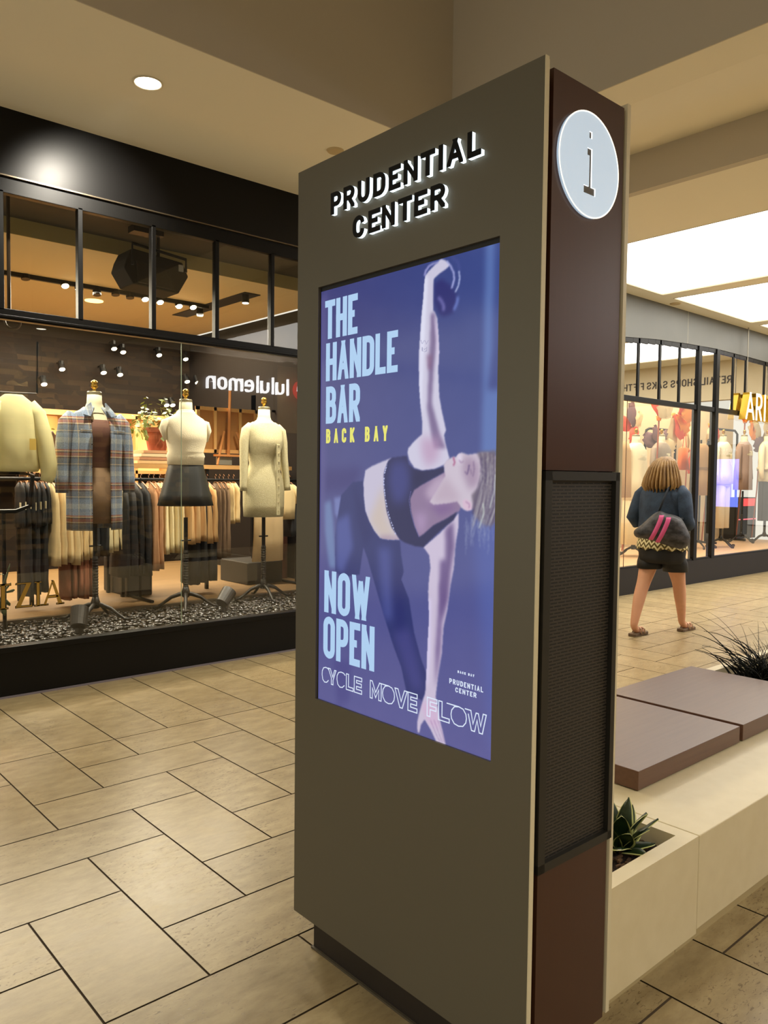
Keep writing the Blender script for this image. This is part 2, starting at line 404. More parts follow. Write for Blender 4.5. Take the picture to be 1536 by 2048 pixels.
# downlights
def downlight(x, y, lab, lit=True, pw=60):
    t = thing('recessed_downlight', lab, 'downlight', (x, y, CZ), 'recessed downlights')
    m2 = MB(); n = 28; vs = []; fs = []
    for k in range(n):
        a = 2*PI*k/n
        for r, z in ((.085, -.004), (.078, -.006), (.070, .0), (.064, .03)): vs.append((x+r*math.cos(a), y+r*math.sin(a), CZ+z))
    for k in range(n):
        for j in range(3): fs.append((4*k+j, 4*((k+1) % n)+j, 4*((k+1) % n)+j+1, 4*k+j+1))
    m2.add(vs, fs); m2.build('trim_ring', mat('white_ring', (225, 215, 190), .4), t, smooth=True)
    MB().loft([(x, y, CZ-.003, .070, .070), (x, y, CZ-.0005, .070, .070)], 28).build('lens', mat('lamp_lens', (255, 250, 235), .4, emit=(255, 246, 226), estr=14), t)
    return t
for x, y, lab in ((2.03, 4.355, 'round lit downlight in the ceiling above the black shop fascia'), (-1.6, 4.355, 'round downlight outside the left edge'), (5.3, 4.355, 'round downlight hidden beyond the kiosk')):
    downlight(x, y, lab)
    spot_light('downlight_lamp', (x, y, CZ-.02), (x, y+.0, 0), DLP, DL, 150, .8, .06)
    spot_light('wallwash_lamp', (x, y+.06, CZ-.02), (x+.05, 5.24, 3.05), DLP*2.2, (1, .92, .78), 80, 1, .05)
for x in (-2.4, -.2, 2.0, 4.2):  # unseen row added behind the camera to brighten the kiosk front
    downlight(x, -2.25, 'round lit downlight on the opposite ceiling strip behind the viewer'); spot_light('downlight_lamp', (x, -2.25, CZ-.02), (x, -2.2, 0), DLP*1.9, DL, 160, .9, .06)
t = MB().loft([(3.385, 4.36, CZ-.012, .05, .05), (3.385, 4.36, CZ-.0, .06, .06)], 24).build('ceiling_sensor', mat('sensor', (190, 170, 128), .6), smooth=False)
tag(t, 'small round cream cover plate on the ceiling near the kiosk top', 'ceiling sensor')
t = MB().loft([(9.42, 5.12, CZ-.012, .06, .06), (9.42, 5.12, CZ, .07, .07)], 20).build('ceiling_sensor', MATS['sensor'])
tag(t, 'small round cover plate in the cream ceiling above the grey fascia', 'ceiling sensor')
# ---------------------------------------------------------------- facade
blk = mat('black_panel', (9, 8, 8), .36, spec=.22)
blkm = mat('black_metal', (9, 8, 7), .4, spec=.2)
greyf = mat('grey_fascia', (98, 98, 92), .5, metal=.15, noise=(2.2, .5, (108, 107, 100)), bump=(6, .05))
XS = 4.6   # the fascia changes from black to grey behind the kiosk
mb = MB(); mb.box(-4, XS, 5.24, 5.46, 3.235, CZ); o = mb.build('wall_shopfront', blk); struct(o, 'black shop fascia above the left windows')
t = MB().box(-4, XS, 5.225, 5.25, 3.232, 3.24).build('trim_5', mat('edge_strip', (110, 100, 84), .3, metal=.8)); struct(t)
# grey fascia with curved lower edge
low = [(XS, 2.9), (6.5, 2.98), (8.5, 3.128), (9.2, 3.185), (10.0, 3.225), (10.8, 3.25), (11.8, 3.245), (12.6, 3.235), (14.5, 3.2)]
mb = MB()
for (a, za), (b, zb) in zip(low[:-1], low[1:]):
    mb.add([(a,5.24,za),(b,5.24,zb),(b,5.24,CZ),(a,5.24,CZ),(a,5.62,za),(b,5.62,zb),(b,5.62,CZ),(a,5.62,CZ)], [(0,1,2,3),(4,7,6,5),(0,4,5,1)])
o = mb.build('wall_shopfront', greyf); struct(o, 'grey metal fascia above the right-hand windows')
MB().box(9.985, 9.991, 5.2385, 5.24, 3.225, CZ).build('trim_6', mat('seam', (176, 170, 150), .5))['kind'] = 'structure'
mb = MB(); mb.box(-4, XS, 5.24, 5.30, 0, .30); mb.box(-4, XS, 5.228, 5.31, .285, .324)
struct(mb.build('baseboard_left', blk, bevel=.004), 'black plinth under the left shop windows')
MB().box(-4, XS, 5.232, 5.24, 0, .012).build('trim_7', mat('floor_strip', (120, 112, 120), .4))['kind'] = 'structure'
mb = MB(); mb.box(XS, 14.5, 5.24, 5.32, 0, .325)
struct(mb.build('baseboard_right', mat('grey_plinth', (36, 32, 30), .5, spec=.2)), 'dark grey plinth under the right shop windows')
# windows
GL1 = glass_mat('shop_glass', (1, 1, 1), 1.8)
def window(name, glassx, bars, label):
    e = bpy.data.objects.new(name, None); C.objects.link(e); e.location = (glassx[0], 5.25, 0); struct(e, label)
    for (x0, x1, z0, z1) in glassx[1]:
        MB().add([(x0,5.262,z0),(x1,5.262,z0),(x1,5.262,z1),(x0,5.262,z1)], [(0,1,2,3)]).build('glass_pane', GL1, e)
    mb = MB()
    for b in bars: mb.box(*b)
    mb.build('window_frame', blkm, e, bevel=.003)
    return e
ux = [1.491, 1.977, 2.487, 2.984, 3.47, 3.96, 4.45]
bars = [(-4, XS, 5.245, 5.30, 2.366, 2.432), (-4, XS, 5.245, 5.30, 3.135, 3.24), (-4, XS, 5.235, 5.25, 2.376, 2.392)]
for x in [1.491-.49*k for k in range(1, 5)]+ux: bars.append((x-.016, x+.016, 5.245, 5.295, 2.42, 3.15))
window('window_1', (-4, [(-4, 1.45, .324, 2.37), (1.452, 2.70, .324, 2.37), (2.704, 3.90, .324, 2.37), (3.904, XS, .324, 2.37), (-4, XS, 2.43, 3.14)]), bars, 'black framed shop window with mannequins at left')
for x in (1.451, 2.702, 3.902):
    MB().box(x-.0015, x+.0015, 5.259, 5.265, .324, 2.37).build('trim_8', mat('glass_edge', (150, 165, 140), .2))['kind'] = 'structure'
rx = [8.82, 9.33, 9.83, 11.37, 11.78, 12.42, 13.0]
def zlow(x):
    for (a, za), (b, zb) in zip(low[:-1], low[1:]):
        if a <= x <= b: return za+(zb-za)*(x-a)/(b-a)
    return 3.2
bars = [(XS, 14.5, 5.245, 5.31, 2.375, 2.44)]
for x in rx+[5.2, 5.8, 6.4, 7.0, 7.6, 8.2]: bars.append((x-.022, x+.022, 5.25, 5.30, 2.42, zlow(x)))
for x in (10.35, 10.87): bars.append((x-.045, x+.045, 5.235, 5.32, .32, zlow(x)))
bars.append((7.2-.045, 7.2+.045, 5.235, 5.32, .32, 3.0))
for (a, za), (b, zb) in zip(low[:-1], low[1:]):
    n = 4
    for k in range(n):
        xa = a+(b-a)*k/n; xb = a+(b-a)*(k+1)/n; bars.append((xa, xb, 5.25, 5.31, min(zlow(xa), zlow(xb))-.055, max(zlow(xa), zlow(xb))+.01))
bars.append((XS, 14.5, 5.25, 5.31, .32, .345))
window('window_2', (XS, [(XS, 8.60, .33, 2.38), (8.604, 10.31, .33, 2.38), (10.39, 10.83, .33, 2.38), (10.91, 12.5, .33, 2.38), (12.504, 14.5, .33, 2.38), (XS, 14.5, 2.44, 3.2)]), bars, 'black framed shop window with pale clothes and paper flowers at right')
MB().box(8.6-.003, 8.6+.003, 5.259, 5.266, .33, 2.38).build('trim_9', mat('dark_joint', (90, 60, 40), .4))['kind'] = 'structure'
# opposite side of the mall (mirrored in the glass)
OY = -2.9
def mosaic():
    m = bpy.data.materials.new('mosaic_wall'); m.use_nodes = True; nt = m.node_tree; L = nt.links; b = nt.nodes['Principled BSDF']; N = nt.nodes.new
    tc = N('ShaderNodeTexCoord'); sp = N('ShaderNodeSeparateXYZ'); cb = N('ShaderNodeCombineXYZ'); L.new(tc.outputs['Object'], sp.inputs[0]); L.new(sp.outputs[0], cb.inputs[0]); L.new(sp.outputs[2], cb.inputs[1])
    br = N('ShaderNodeTexBrick'); br.inputs['Scale'].default_value = 1; br.inputs['Brick Width'].default_value = .42; br.inputs['Row Height'].default_value = .085; br.inputs['Mortar Size'].default_value = .003
    br.inputs['Color1'].default_value = (0, 0, 0, 1); br.inputs['Color2'].default_value = (1, 1, 1, 1); br.inputs['Mortar'].default_value = (0, 0, 0, 1)
    L.new(cb.outputs[0], br.inputs['Vector'])
    n = N('ShaderNodeTexNoise'); n.inputs['Scale'].default_value = 1.1; L.new(cb.outputs[0], n.inputs['Vector'])
    mx = N('ShaderNodeMath'); mx.operation = 'ADD'; L.new(br.outputs['Color'], mx.inputs[0]); L.new(n.outputs['Fac'], mx.inputs[1])
    r = N('ShaderNodeValToRGB'); r.color_ramp.interpolation = 'CONSTANT'; e = r.color_ramp.elements; e[0].position = 0; e[0].color = s2l((120, 84, 50))+(1,)
    for p, c in ((.28, (60, 46, 30)), (.38, (170, 136, 90)), (.46, (30, 36, 40)), (.56, (130, 108, 66)), (.66, (50, 60, 54)), (.78, (186, 160, 110))):
        q = e.new(p); q.color = s2l(c)+(1,)
    e[-1].position = 1.0; e[-1].color = s2l((60, 60, 62))+(1,)
    dv = N('ShaderNodeMath'); dv.operation = 'MULTIPLY'; dv.inputs[1].default_value = .55; L.new(mx.outputs[0], dv.inputs[0]); L.new(dv.outputs[0], r.inputs[0]); L.new(r.outputs[0], b.inputs['Base Color'])
    b.inputs['Roughness'].default_value = .4
    return m
MOS = mosaic()
mb = MB(); mb.box(-4, 7.05, OY-.2, OY, 0, CZ); struct(mb.build('wall_opposite', MOS), 'mosaic brick wall across the mall')
mb = MB(); mb.box(7.05, 8.9, OY-.2, OY, 0, CZ); mb.box(8.9, 15, OY-.25, OY-.2, 0, CZ); mb.box(8.95, 9.0, OY-.2, OY, 0, CZ); struct(mb.build('wall_opposite', mat('dark_shop', (26, 24, 28), .4)), 'dark shopfront across the mall')
mb = MB(); mb.box(9.0, 14.9, OY-.18, OY-.1, 2.3, CZ); mb.box(8.9, 8.95, OY-.18, OY-.1, 2.3, CZ); struct(mb.build('wall_opposite', mat('tan_fascia', (150, 122, 76), .7)))
wl = mat('white_lit', (250, 250, 250), .4, emit=(250, 252, 255), estr=SIGN)
fo = lambda u, v, d: (9.24-u, OY+d, 3.04+v)
t = thing('shop_sign', 'white lowercase lit lettering with a red disc, mirrored in the left shop window', 'shop sign', (8.3, OY, 3.04))
ws = [WID.get(c, 1.0) for c in 'lululemon']; tot = sum(ws)+.28*8; k = 1.86/tot; u = 0
for c, q in zip('lululemon', ws):
    m2 = MB(); letter(m2, c, u, 0, q*k*(1 if q > .4 else .6), .33, .04, .02, .07, fo); m2.build('sign_letter', wl, t); u += (q+.28)*k
m2 = MB(); m2.prism([(.2*math.cos(a*PI/16), .2*math.sin(a*PI/16)) for a in range(32)], .02, .07, lambda u, v, d: (9.56+u, OY+d, 3.17+v)); m2.build('logo_disc', mat('red_lit', (200, 30, 20), .4, emit=(230, 40, 30), estr=SIGN*.35), t)
m2 = MB(); strip(m2, round_path([(-.12,-.03),(-.1,.12,'r'),(-.01,.1,'r'),(-.05,-.1,'r'),(.05,-.1,'r'),(.01,.1,'r'),(.1,.12,'r'),(.12,-.03)], .1), .03, .07, .075, lambda u, v, d: (9.56+u, OY+d, 3.17+v)); m2.build('logo_mark', wl, t)
# far bulkhead with lettering
mb = MB(); mb.box(14.5, 14.7, OY, FY+.4, 2.92, 4.0); struct(mb.build('wall_end', mat('bulkhead', (205, 190, 156), .8)), 'cream bulkhead across the far end of the mall')
fb = lambda u, v, d: (14.5-d, 3.80-u, 3.22+v)
t = thing('wall_lettering', 'thin dark lettering on the far cream bulkhead, mirrored in the right shop window', 'lettering', (14.5, 2.5, 3.29))
u = 0
for wd_ in ('RETAIL', 'SHOPS', 'SAKS', 'FIFTH', 'AVENUE'):
    W_ = .093*sum(WID.get(c, 1)+.3 for c in wd_)*.95; text_mb(wd_, u, 0, W_-.02, .14, .02, 0, .012, fb, .3).build('lettered_word', mat('letter_dark', (60, 50, 40), .5), t); u += W_+.05
# ================================================================ information kiosk
KX0, KX1, KY0, KY1, KZ0, KZ1 = 1.355, 1.684, 1.040, 1.917, .108, 2.297
pnl = mat('kiosk_panel', (100, 95, 81), .42, metal=.25, noise=(3, .15, (104, 96, 78)))
trimm = mat('kiosk_edge', (214, 202, 170), .4)
brown = mat('kiosk_bronze', (70, 40, 25), .35, metal=.2, noise=(60, .35, (64, 36, 22), (1, 1, .04)))
blackk = mat('kiosk_black', (9, 7, 7), .5)
K = thing('information_kiosk', 'tall grey-brown freestanding kiosk with a lit advertising screen and an i disc', 'kiosk', (1.52, 1.48, 0))
HY0, HY1, HZ0, HZ1 = 1.1535, 1.817, .777, 1.952   # opening for the screen
mb = MB()
for b in ((KY0, HY0, KZ0, KZ1), (HY1, KY1, KZ0, KZ1), (HY0, HY1, KZ0, HZ0), (HY0, HY1, HZ1, KZ1)): mb.box(KX0, KX0+.012, *b)
mb.build('front_panel', pnl, K)
mb = MB(); mb.box(KX0+.0005, KX0+.0118, KY0-.0022, KY0, KZ0, KZ1); mb.box(KX0+.0125, KX0+.019, KY0+.002, KY0+.03, KZ0, KZ1-.002); plabel(mb.build('edge_trim', trimm, K), 'pale bevelled edge of the front panel')
mb = MB(); mb.box(KX1-.014, KX1, KY0, KY1, KZ0, KZ1); plabel(mb.build('rear_panel', trimm, K), 'pale edged rear panel')
mb = MB(); mb.box(KX0+.012, KX0+.028, KY0+.018, KY1-.01, .14, KZ1-.03); mb.box(KX1-.026, KX1-.012, KY0+.018, KY1-.01, .14, KZ1-.02); mb.box(KX0+.03, KX1-.016, KY0+.05, KY1-.02, .12, KZ1-.02)
mb.build('inner_frame', blackk, K)
for za, zb in ((.10, .548), (1.438, KZ1-.012)): plabel(MB().box(KX0+.036, KX1-.022, KY0+.004, KY0+.06, za, zb).build('side_panel', brown, K), 'dark bronze side cladding')
mb = MB(); mb.box(KX0+.037, KX1-.03, KY0+.06, 1.865, 0, .13); plabel(mb.build('base', mat('kiosk_base', (34, 26, 20), .5), K), 'dark recessed plinth')
MB().box(KX0+.030, KX1-.024, KY0+.055, 1.87, 0, .006).build('base_trim', mat('base_line', (80, 72, 58), .4), K)
# grille
gx0, gx1, gz0, gz1 = KX0+.026, KX1-.014, .550, 1.436
mb = MB(); fw = .024; yf = KY0-.004
mb.box(gx0, gx0+fw, yf, KY0+.05, gz0, gz1); mb.box(gx1-fw*.7, gx1, yf, KY0+.05, gz0, gz1); mb.box(gx0, gx1, yf, KY0+.05, gz0, gz0+.02); mb.box(gx0, gx1, yf, KY0+.05, gz1-.02, gz1)
mb.build('grille_frame', mat('grille_frame', (30, 27, 21), .45), K)
def grille_mat():
    m = bpy.data.materials.new('slotted_steel'); m.use_nodes = True; nt = m.node_tree; L = nt.links; b = nt.nodes['Principled BSDF']; N = nt.nodes.new
    tc = N('ShaderNodeTexCoord'); sp = N('ShaderNodeSeparateXYZ'); cb = N('ShaderNodeCombineXYZ'); L.new(tc.outputs['Object'], sp.inputs[0]); L.new(sp.outputs[0], cb.inputs[0]); L.new(sp.outputs[2], cb.inputs[1])
    br = N('ShaderNodeTexBrick'); br.inputs['Scale'].default_value = 1; br.inputs['Brick Width'].default_value = .0285; br.inputs['Row Height'].default_value = .0076; br.inputs['Mortar Size'].default_value = .0022; br.inputs['Mortar Smooth'].default_value = .1
    br.inputs['Color1'].default_value = br.inputs['Color2'].default_value = (.0008, .0007, .0006, 1); br.inputs['Mortar'].default_value = s2l((52, 46, 40))+(1,)
    L.new(cb.outputs[0], br.inputs['Vector']); L.new(br.outputs['Color'], b.inputs['Base Color'])
    bp = N('ShaderNodeBump'); bp.inputs['Strength'].default_value = .8; bp.inputs['Distance'].default_value = .002; L.new(br.outputs['Fac'], bp.inputs['Height']); L.new(bp.outputs[0], b.inputs['Normal'])
    b.inputs['Roughness'].default_value = .5
    return m
MB().box(gx0+fw-.004, gx1-fw*.7+.004, KY0+.008, KY0+.014, gz0+.01, gz1-.01).build('grille', grille_mat(), K)
# screen with painted advertisement
SX = 1.362
mb = MB(); mb.box(SX+.0012, SX+.03, HY0-.01, HY1+.01, HZ0-.01, HZ1+.01); scr = mb.build('screen', blackk, K)
AY0, AY1, AZ0, AZ1 = 1.1545, 1.8125, .777, 1.9395
def artwork():
    nx, nz = 400, 760
    ys = np.linspace(AY1, AY0, nx+1); zs = np.linspace(AZ0, AZ1, nz+1)
    Yg, Zg = np.meshgrid(ys, zs)
    d = np.stack([np.full_like(Yg, SX), Yg, Zg-HC], -1) @ RC.T
    PX = 768+FPX*d[..., 0]/d[..., 2]; PY = 1024-FPX*d[..., 1]/d[..., 2]
    def pip(poly):
        ins = np.zeros(PX.shape, bool); n = len(poly)
        for i in range(n):
            x1, y1 = poly[i]; x2, y2 = poly[(i+1) % n]
            if y1 == y2: continue
            c = ((y1 > PY) != (y2 > PY)) & (PX < (x2-x1)*(PY-y1)/(y2-y1)+x1); ins ^= c
        return ins.astype(float)
    def blur(a, r):
        for ax in (0, 1):
            for _ in range(2):
                k = 2*r+1; pad = [(r, r) if i == ax else (0, 0) for i in range(2)]
                cs = np.cumsum(np.pad(a, pad, mode='edge'), axis=ax)
                z = np.zeros_like(np.take(cs, [0], axis=ax)); cs = np.concatenate([z, cs], axis=ax); n = a.shape[ax]
                a = (np.take(cs, range(k, k+n), axis=ax)-np.take(cs, range(0, n), axis=ax))/k
        return a
    def A(pts): return [(620+x/3.84, 480+y/3.84) for x, y in pts]
    def B(pts): return [(620+x/3.84, 860+y/3.84) for x, y in pts]
    def Cc(pts): return [(620+x/3.84, 1120+y/3.84) for x, y in pts]
    img = np.zeros(PX.shape+(3,))
    t = np.clip((PY-500)/1000, 0, 1)[..., None]; h = np.clip((PX-640)/360, 0, 1)[..., None]
    img[:] = (1-t)*np.array([58, 67, 124])+t*np.array([90, 90, 146]); img += (h-.5)*np.array([-6, 8, 16])*(1-t)
    rng = np.random.RandomState(5)
    img += (blur(rng.rand(*PX.shape), 9)[..., None]-.5)*40
    def paint(poly, col, soft=1, al=1.0):
        m = (blur(pip(poly), soft) if soft else pip(poly))*al
        img[:] = img*(1-m[..., None])+np.array(col)*m[..., None]; return m
    def shade(mask_poly, poly, col, soft, al):
        m = pip(mask_poly)*blur(pip(poly), soft)*al
        img[:] = img*(1-m[..., None])+np.array(col)*m[..., None]
    def stroke(pts, w, col, soft=1, al=1.0):
        P = []; Q = []
        for i, p in enumerate(pts):
            a = np.array(pts[max(0, i-1)]); b = np.array(pts[min(len(pts)-1, i+1)]); dd = b-a; dd = dd/np.hypot(*dd); nn = np.array([-dd[1], dd[0]])*w/2
            ww = 1.0
            P.append(tuple(np.array(p)+nn*ww)); Q.append(tuple(np.array(p)-nn*ww))
        paint(P+Q[::-1], col, soft, al)
    # column of light at right, glimmers at left
    paint([(972,480),(990,480),(985,700),(975,780),(1003,780),(1003,930),(962,930),(966,760)], (96,124,184), 5, .75)
    paint([(968,930),(1003,930),(1003,1500),(985,1500),(950,1100)], (84,100,170), 12, .6)
    paint(B([(105,560),(160,540),(180,700),(200,1060),(150,1060),(110,760)]), (120,150,190), 4, .6)
    paint(B([(185,520),(240,510),(245,600),(215,680),(190,640)]), (130,145,200), 3, .6)
    paint(B([(90,300),(400,290),(330,460),(90,480)]), (58,54,112), 9, .7)
    paint([(640,600),(655,580),(652,900),(640,1390)], (88,84,140), 6, .7)
    # leggings
    leg = B([(330,400),(410,390),(425,620),(490,770),(540,835),(600,842),(690,845),(700,960),(720,1090)])+Cc([(700,150),(760,300),(800,560),(850,750),(893,870),(890,1010),(860,1080),(740,1010),(700,820),(640,660),(560,400),(470,90)])+B([(440,980),(410,900),(395,1000),(380,1110),(240,1130),(195,1080),(192,820),(215,650),(240,500)])
    paint(leg, (48, 54, 108), 1)
    shade(leg, B([(200,700),(300,640),(330,900),(250,1100),(200,1060)]), (86,96,164), 6, .7)
    shade(leg, B([(330,420),(420,600),(480,800),(420,900),(360,700)]), (40,44,98), 6, .7)
    shade(leg, B([(520,900),(620,900),(640,1459),(560,1459)]), (84,92,160), 8, .6)
    shade(leg, Cc([(660,0),(740,180),(720,560),(660,560),(640,200)]), (42,46,104), 7, .75)
    shade(leg, Cc([(640,560),(760,520),(830,800),(870,1000),(790,1000)]), (72,72,138), 8, .6)
    for k in range(7): stroke(B([(330+k*14,430),(350+k*16,560),(400+k*18,760)]), 1.0, (44,48,100), 1, .4)
    paint(Cc([(180,760),(320,780),(300,1080),(210,1130),(190,900)]), (66,64,126), 6, .5)
    # lower arm
    arm2 = B([(1000,790),(870,900),(915,960),(925,1060)])+Cc([(915,130),(907,240),(915,440),(903,650),(895,850),(885,1020),(860,1100),(835,1190),(822,1250),(826,1325),(840,1325),(852,1265),(880,1225),(925,1300),(970,1395),(1015,1432),(1042,1422),(1022,1330),(1000,1240),(985,1150),(965,1050),(985,880),(1012,720),(1025,520),(1055,380),(1078,200)])+B([(1105,1060),(1118,880),(1138,760),(1140,640)])
    paint(arm2, (196,184,208), 1)
    shade(arm2, B([(1040,760),(1100,700),(1110,900),(1080,1080),(1060,1300),(1010,1459),(1000,1200),(1040,1000)]), (104,84,132), 4, .95)
    shade(arm2, Cc([(1000,0),(1060,0),(1040,300),(1010,500),(1000,700),(975,900),(960,1000),(965,700),(985,400)]), (104,84,134), 4, .9)
    shade(arm2, Cc([(905,300),(930,300),(925,700),(905,1000),(890,900)]), (214,206,240), 3, .7)
    shade(arm2, Cc([(850,1100),(960,1080),(1000,1300),(930,1280),(880,1200)]), (206,170,204), 4, .6)
    for k in range(3): stroke(Cc([(925+k*28,1230),(965+k*24,1330),(1000+k*16,1400)]), 1.1, (130,95,150), 1, .6)
    # raised arm
    arm1 = A([(1005,145),(965,185),(915,235),(885,275),(877,340),(870,450),(858,560),(848,700),(836,880),(837,1100),(848,1270),(862,1400),(862,1490),(800,1545)])+B([(755,140),(748,175),(762,230),(800,290),(862,312),(960,300),(1040,262),(1072,220),(1040,100),(1030,40)])+A([(1045,1460),(1010,1300),(993,1200),(985,1000),(993,860),(988,740),(978,600),(958,552),(946,540),(948,420),(950,300),(990,262),(1055,215),(1075,190),(1040,155)])
    paint(arm1, (198,194,216), 1)
    shade(arm1, A([(930,560),(960,560),(975,760),(950,1000),(935,1250),(1000,1500),(1045,1600),(950,1600),(900,1300),(915,900)]), (112,94,136), 3, .9)
    shade(arm1, A([(880,260),(905,300),(890,560),(870,900),(860,1200),(870,1350),(840,1200),(850,700)]), (222,224,244), 3, .8)
    shade(arm1, A([(895,880),(940,880),(930,1000),(905,990)]), (120,84,120), 3, .7)
    shade(arm1, B([(850,60),(1000,60),(990,220),(900,290),(860,200)]), (178,142,176), 8, .7)
    shade(arm1, A([(950,560),(985,700),(990,860),(978,1000),(968,760)]), (206,190,220), 2, .7)
    # small tattoo
    for s_ in ([(852,772),(862,800),(875,772)], [(882,772),(892,800),(908,772)], [(862,820),(862,850),(880,858),(898,850),(898,820)], [(872,832),(880,842),(890,832)]): stroke(A(s_), 1.1, (120,118,160), 0, .7)
    # kettlebell
    paint(A([(955,330),(1010,300),(1060,330),(1120,400),(1140,470),(1100,560),(1030,590),(985,560),(955,480)]), (48,48,108), 3, .9)
    stroke(A([(880,275),(890,235),(915,200),(950,180),(985,170)]), 4.2, (150,150,204), 1, .9)
    stroke(A([(1050,163),(1080,200),(1103,250),(1108,300),(1088,372)]), 3.6, (168,172,222), 1, .9)
    stroke(A([(1143,235),(1150,290),(1140,350),(1116,400)]), 2.6, (196,204,240), 1, .9)
    stroke(A([(985,438),(1010,470),(1028,510),(1025,545)]), 6, (120,116,180), 2, .8)
    stroke(A([(1135,435),(1130,480),(1105,540)]), 5, (110,130,200), 2, .9)
    stroke(A([(1090,130),(1135,170),(1150,230)]), 2, (90,92,160), 2, .7)
    # midriff
    mid = B([(632,213),(560,240),(470,280),(425,310),(411,400),(412,500),(425,620),(455,700),(495,775),(540,830),(600,842),(690,842),(640,760),(598,650),(575,520),(565,400),(570,320),(600,240)])
    paint(mid, (190,184,206), 1)
    shade(mid, B([(560,420),(600,700),(690,842),(540,842),(450,700)]), (196,178,160), 9, .7)
    shade(mid, B([(540,810),(700,820),(700,850),(540,850)]), (150,124,150), 4, .7)
    # chest, neck
    chest = B([(800,440),(870,410),(960,365),(1040,315),(1120,420),(1170,540),(1150,620),(1050,690),(950,740),(870,810),(835,830),(790,720),(768,620),(765,520)])
    paint(chest, (136,114,148), 1)
    shade(chest, B([(960,370),(1040,330),(1090,480),(1010,560),(930,560),(880,480)]), (186,166,190), 6, .8)
    shade(chest, B([(900,560),(1060,560),(1140,600),(1000,660)]), (116,86,140), 6, .7)
    shade(chest, B([(800,640),(900,640),(880,780),(830,800)]), (176,150,190), 7, .6)
    # sports top
    top = B([(632,213),(742,198),(757,262),(800,300),(862,314),(960,302),(1030,280),(1036,322),(950,368),(860,420),(800,460),(768,530),(775,620),(800,730),(838,822),(872,800),(950,730),(1050,680),(1130,628),(1105,690),(1010,765),(920,850),(868,902),(800,890),(722,862),(685,835),(625,745),(588,620),(570,480),(568,340),(600,240)])
    paint(top, (40,41,84), 1)
    shade(top, B([(620,240),(740,230),(780,400),(720,560),(640,560),(600,400)]), (66,72,140), 9, .7)
    shade(top, B([(790,330),(900,330),(860,400),(780,440)]), (34,34,76), 7, .7)
    for k in range(10): stroke(B([(640+k*13,560),(655+k*13,680),(690+k*12,800)]), .8, (36,36,82), 1, .35)
    stroke(B([(775,470),(760,540),(775,640),(805,740),(838,822)]), 1.2, (96,96,156), 0, .7)
    band = [(590,272),(573,330),(566,400),(572,470),(580,530),(592,600),(610,670),(632,730),(655,795)]
    for i in range(26):
        tt = i/25*(len(band)-1); a = int(min(tt, len(band)-2)); q = tt-a
        p0 = np.array(band[a])*(1-q)+np.array(band[a+1])*q; dd = np.array(band[a+1])-np.array(band[a]); dd = dd/np.hypot(*dd)*7
        stroke(B([tuple(p0-dd), tuple(p0+dd)]), 2.0, (180,186,226), 0, .85 if i % 4 else .3)
    # head
    face = B([(1028,265),(1050,232),(1085,212),(1105,205),(1118,212),(1140,182),(1165,174),(1215,190),(1290,178),(1370,175),(1432,200),(1432,330),(1400,480),(1330,560),(1245,610),(1190,618),(1165,600),(1130,548),(1060,562),(950,573),(918,552),(985,450),(1040,352),(1030,310)])
    paint(face, (196,184,200), 1)
    shade(face, B([(1180,200),(1240,200),(1300,260),(1300,420),(1220,460),(1170,330)]), (150,126,154), 6, .75)
    shade(face, B([(1040,350),(1160,520),(1130,560),(930,560),(960,480)]), (172,150,170), 7, .6)
    shade(face, B([(1130,180),(1165,185),(1160,260),(1135,240)]), (222,210,232), 3, .8)
    stroke(B([(1100,208),(1112,250),(1100,275)]), 3.2, (160,80,124), 1, .85)
    stroke(B([(1140,228),(1160,252),(1180,240)]), 1.6, (120,84,130), 1, .8)
    stroke(B([(1190,320),(1205,345),(1218,300),(1222,270)]), 2.4, (80,60,110), 1, .85)
    stroke(B([(1232,300),(1240,340)]), 1.6, (96,76,116), 1, .6)
    stroke(B([(1255,240),(1262,300),(1250,360)]), 2.6, (120,98,134), 1, .7)
    paint(B([(1170,545),(1200,530),(1240,560),(1248,610),(1210,622),(1180,600)]), (206,178,200), 1)
    stroke(B([(1195,550),(1225,570),(1220,605)]), 1.6, (136,96,140), 1, .8)
    hair = B([(1280,170),(1432,156),(1432,700),(1400,735),(1340,735),(1290,690),(1255,640),(1250,560),(1240,500),(1290,440),(1320,330),(1310,240)])
    paint(hair, (104,94,112), 2, .92)
    rs = np.random.RandomState(11)
    for k in range(46):
        x0 = 1300+rs.rand()*130; y0 = 170+rs.rand()*160; x1 = x0-20-rs.rand()*70; 
        col = (204,202,196) if rs.rand() > .45 else (70,58,96)
        stroke(B([(x0,y0),(min(1430, x0+10),y0+150),(x1+40,y0+320),(max(x1, 1245),y0+440)]), .8+rs.rand(), col, 1, .5)
    stroke(B([(1425,340),(1415,470),(1380,600)]), 2.2, (214,222,214), 1, .8)
    stroke(B([(1330,560),(1335,640),(1300,750)]), 2.4, (204,218,206), 1, .8)
    for k in range(40):
        x0 = 1180+rs.rand()*210; y0 = 640+rs.rand()*100
        stroke(B([(x0,y0),(x0-10+rs.rand()*30,y0+60),(x0-20+rs.rand()*40,y0+110+rs.rand()*120)]), .6+rs.rand()*.5, (150,158,188), 1, .4)
    # soft window reflections in the lower leg area of the picture
    stroke(Cc([(668,212),(690,195),(733,162)]), 3.0, (255,214,150), 1, .0)
    img[:] = np.clip(img, 0, 255)
    lin = np.where(img/255 <= .04045, img/255/12.92, ((img/255+.055)/1.055)**2.4)
    vs = np.stack([np.full(Yg.size, SX), Yg.ravel(), Zg.ravel()], -1)-np.array([1.52, 1.48, 0])
    idx = np.arange((nx+1)*(nz+1)).reshape(nz+1, nx+1)
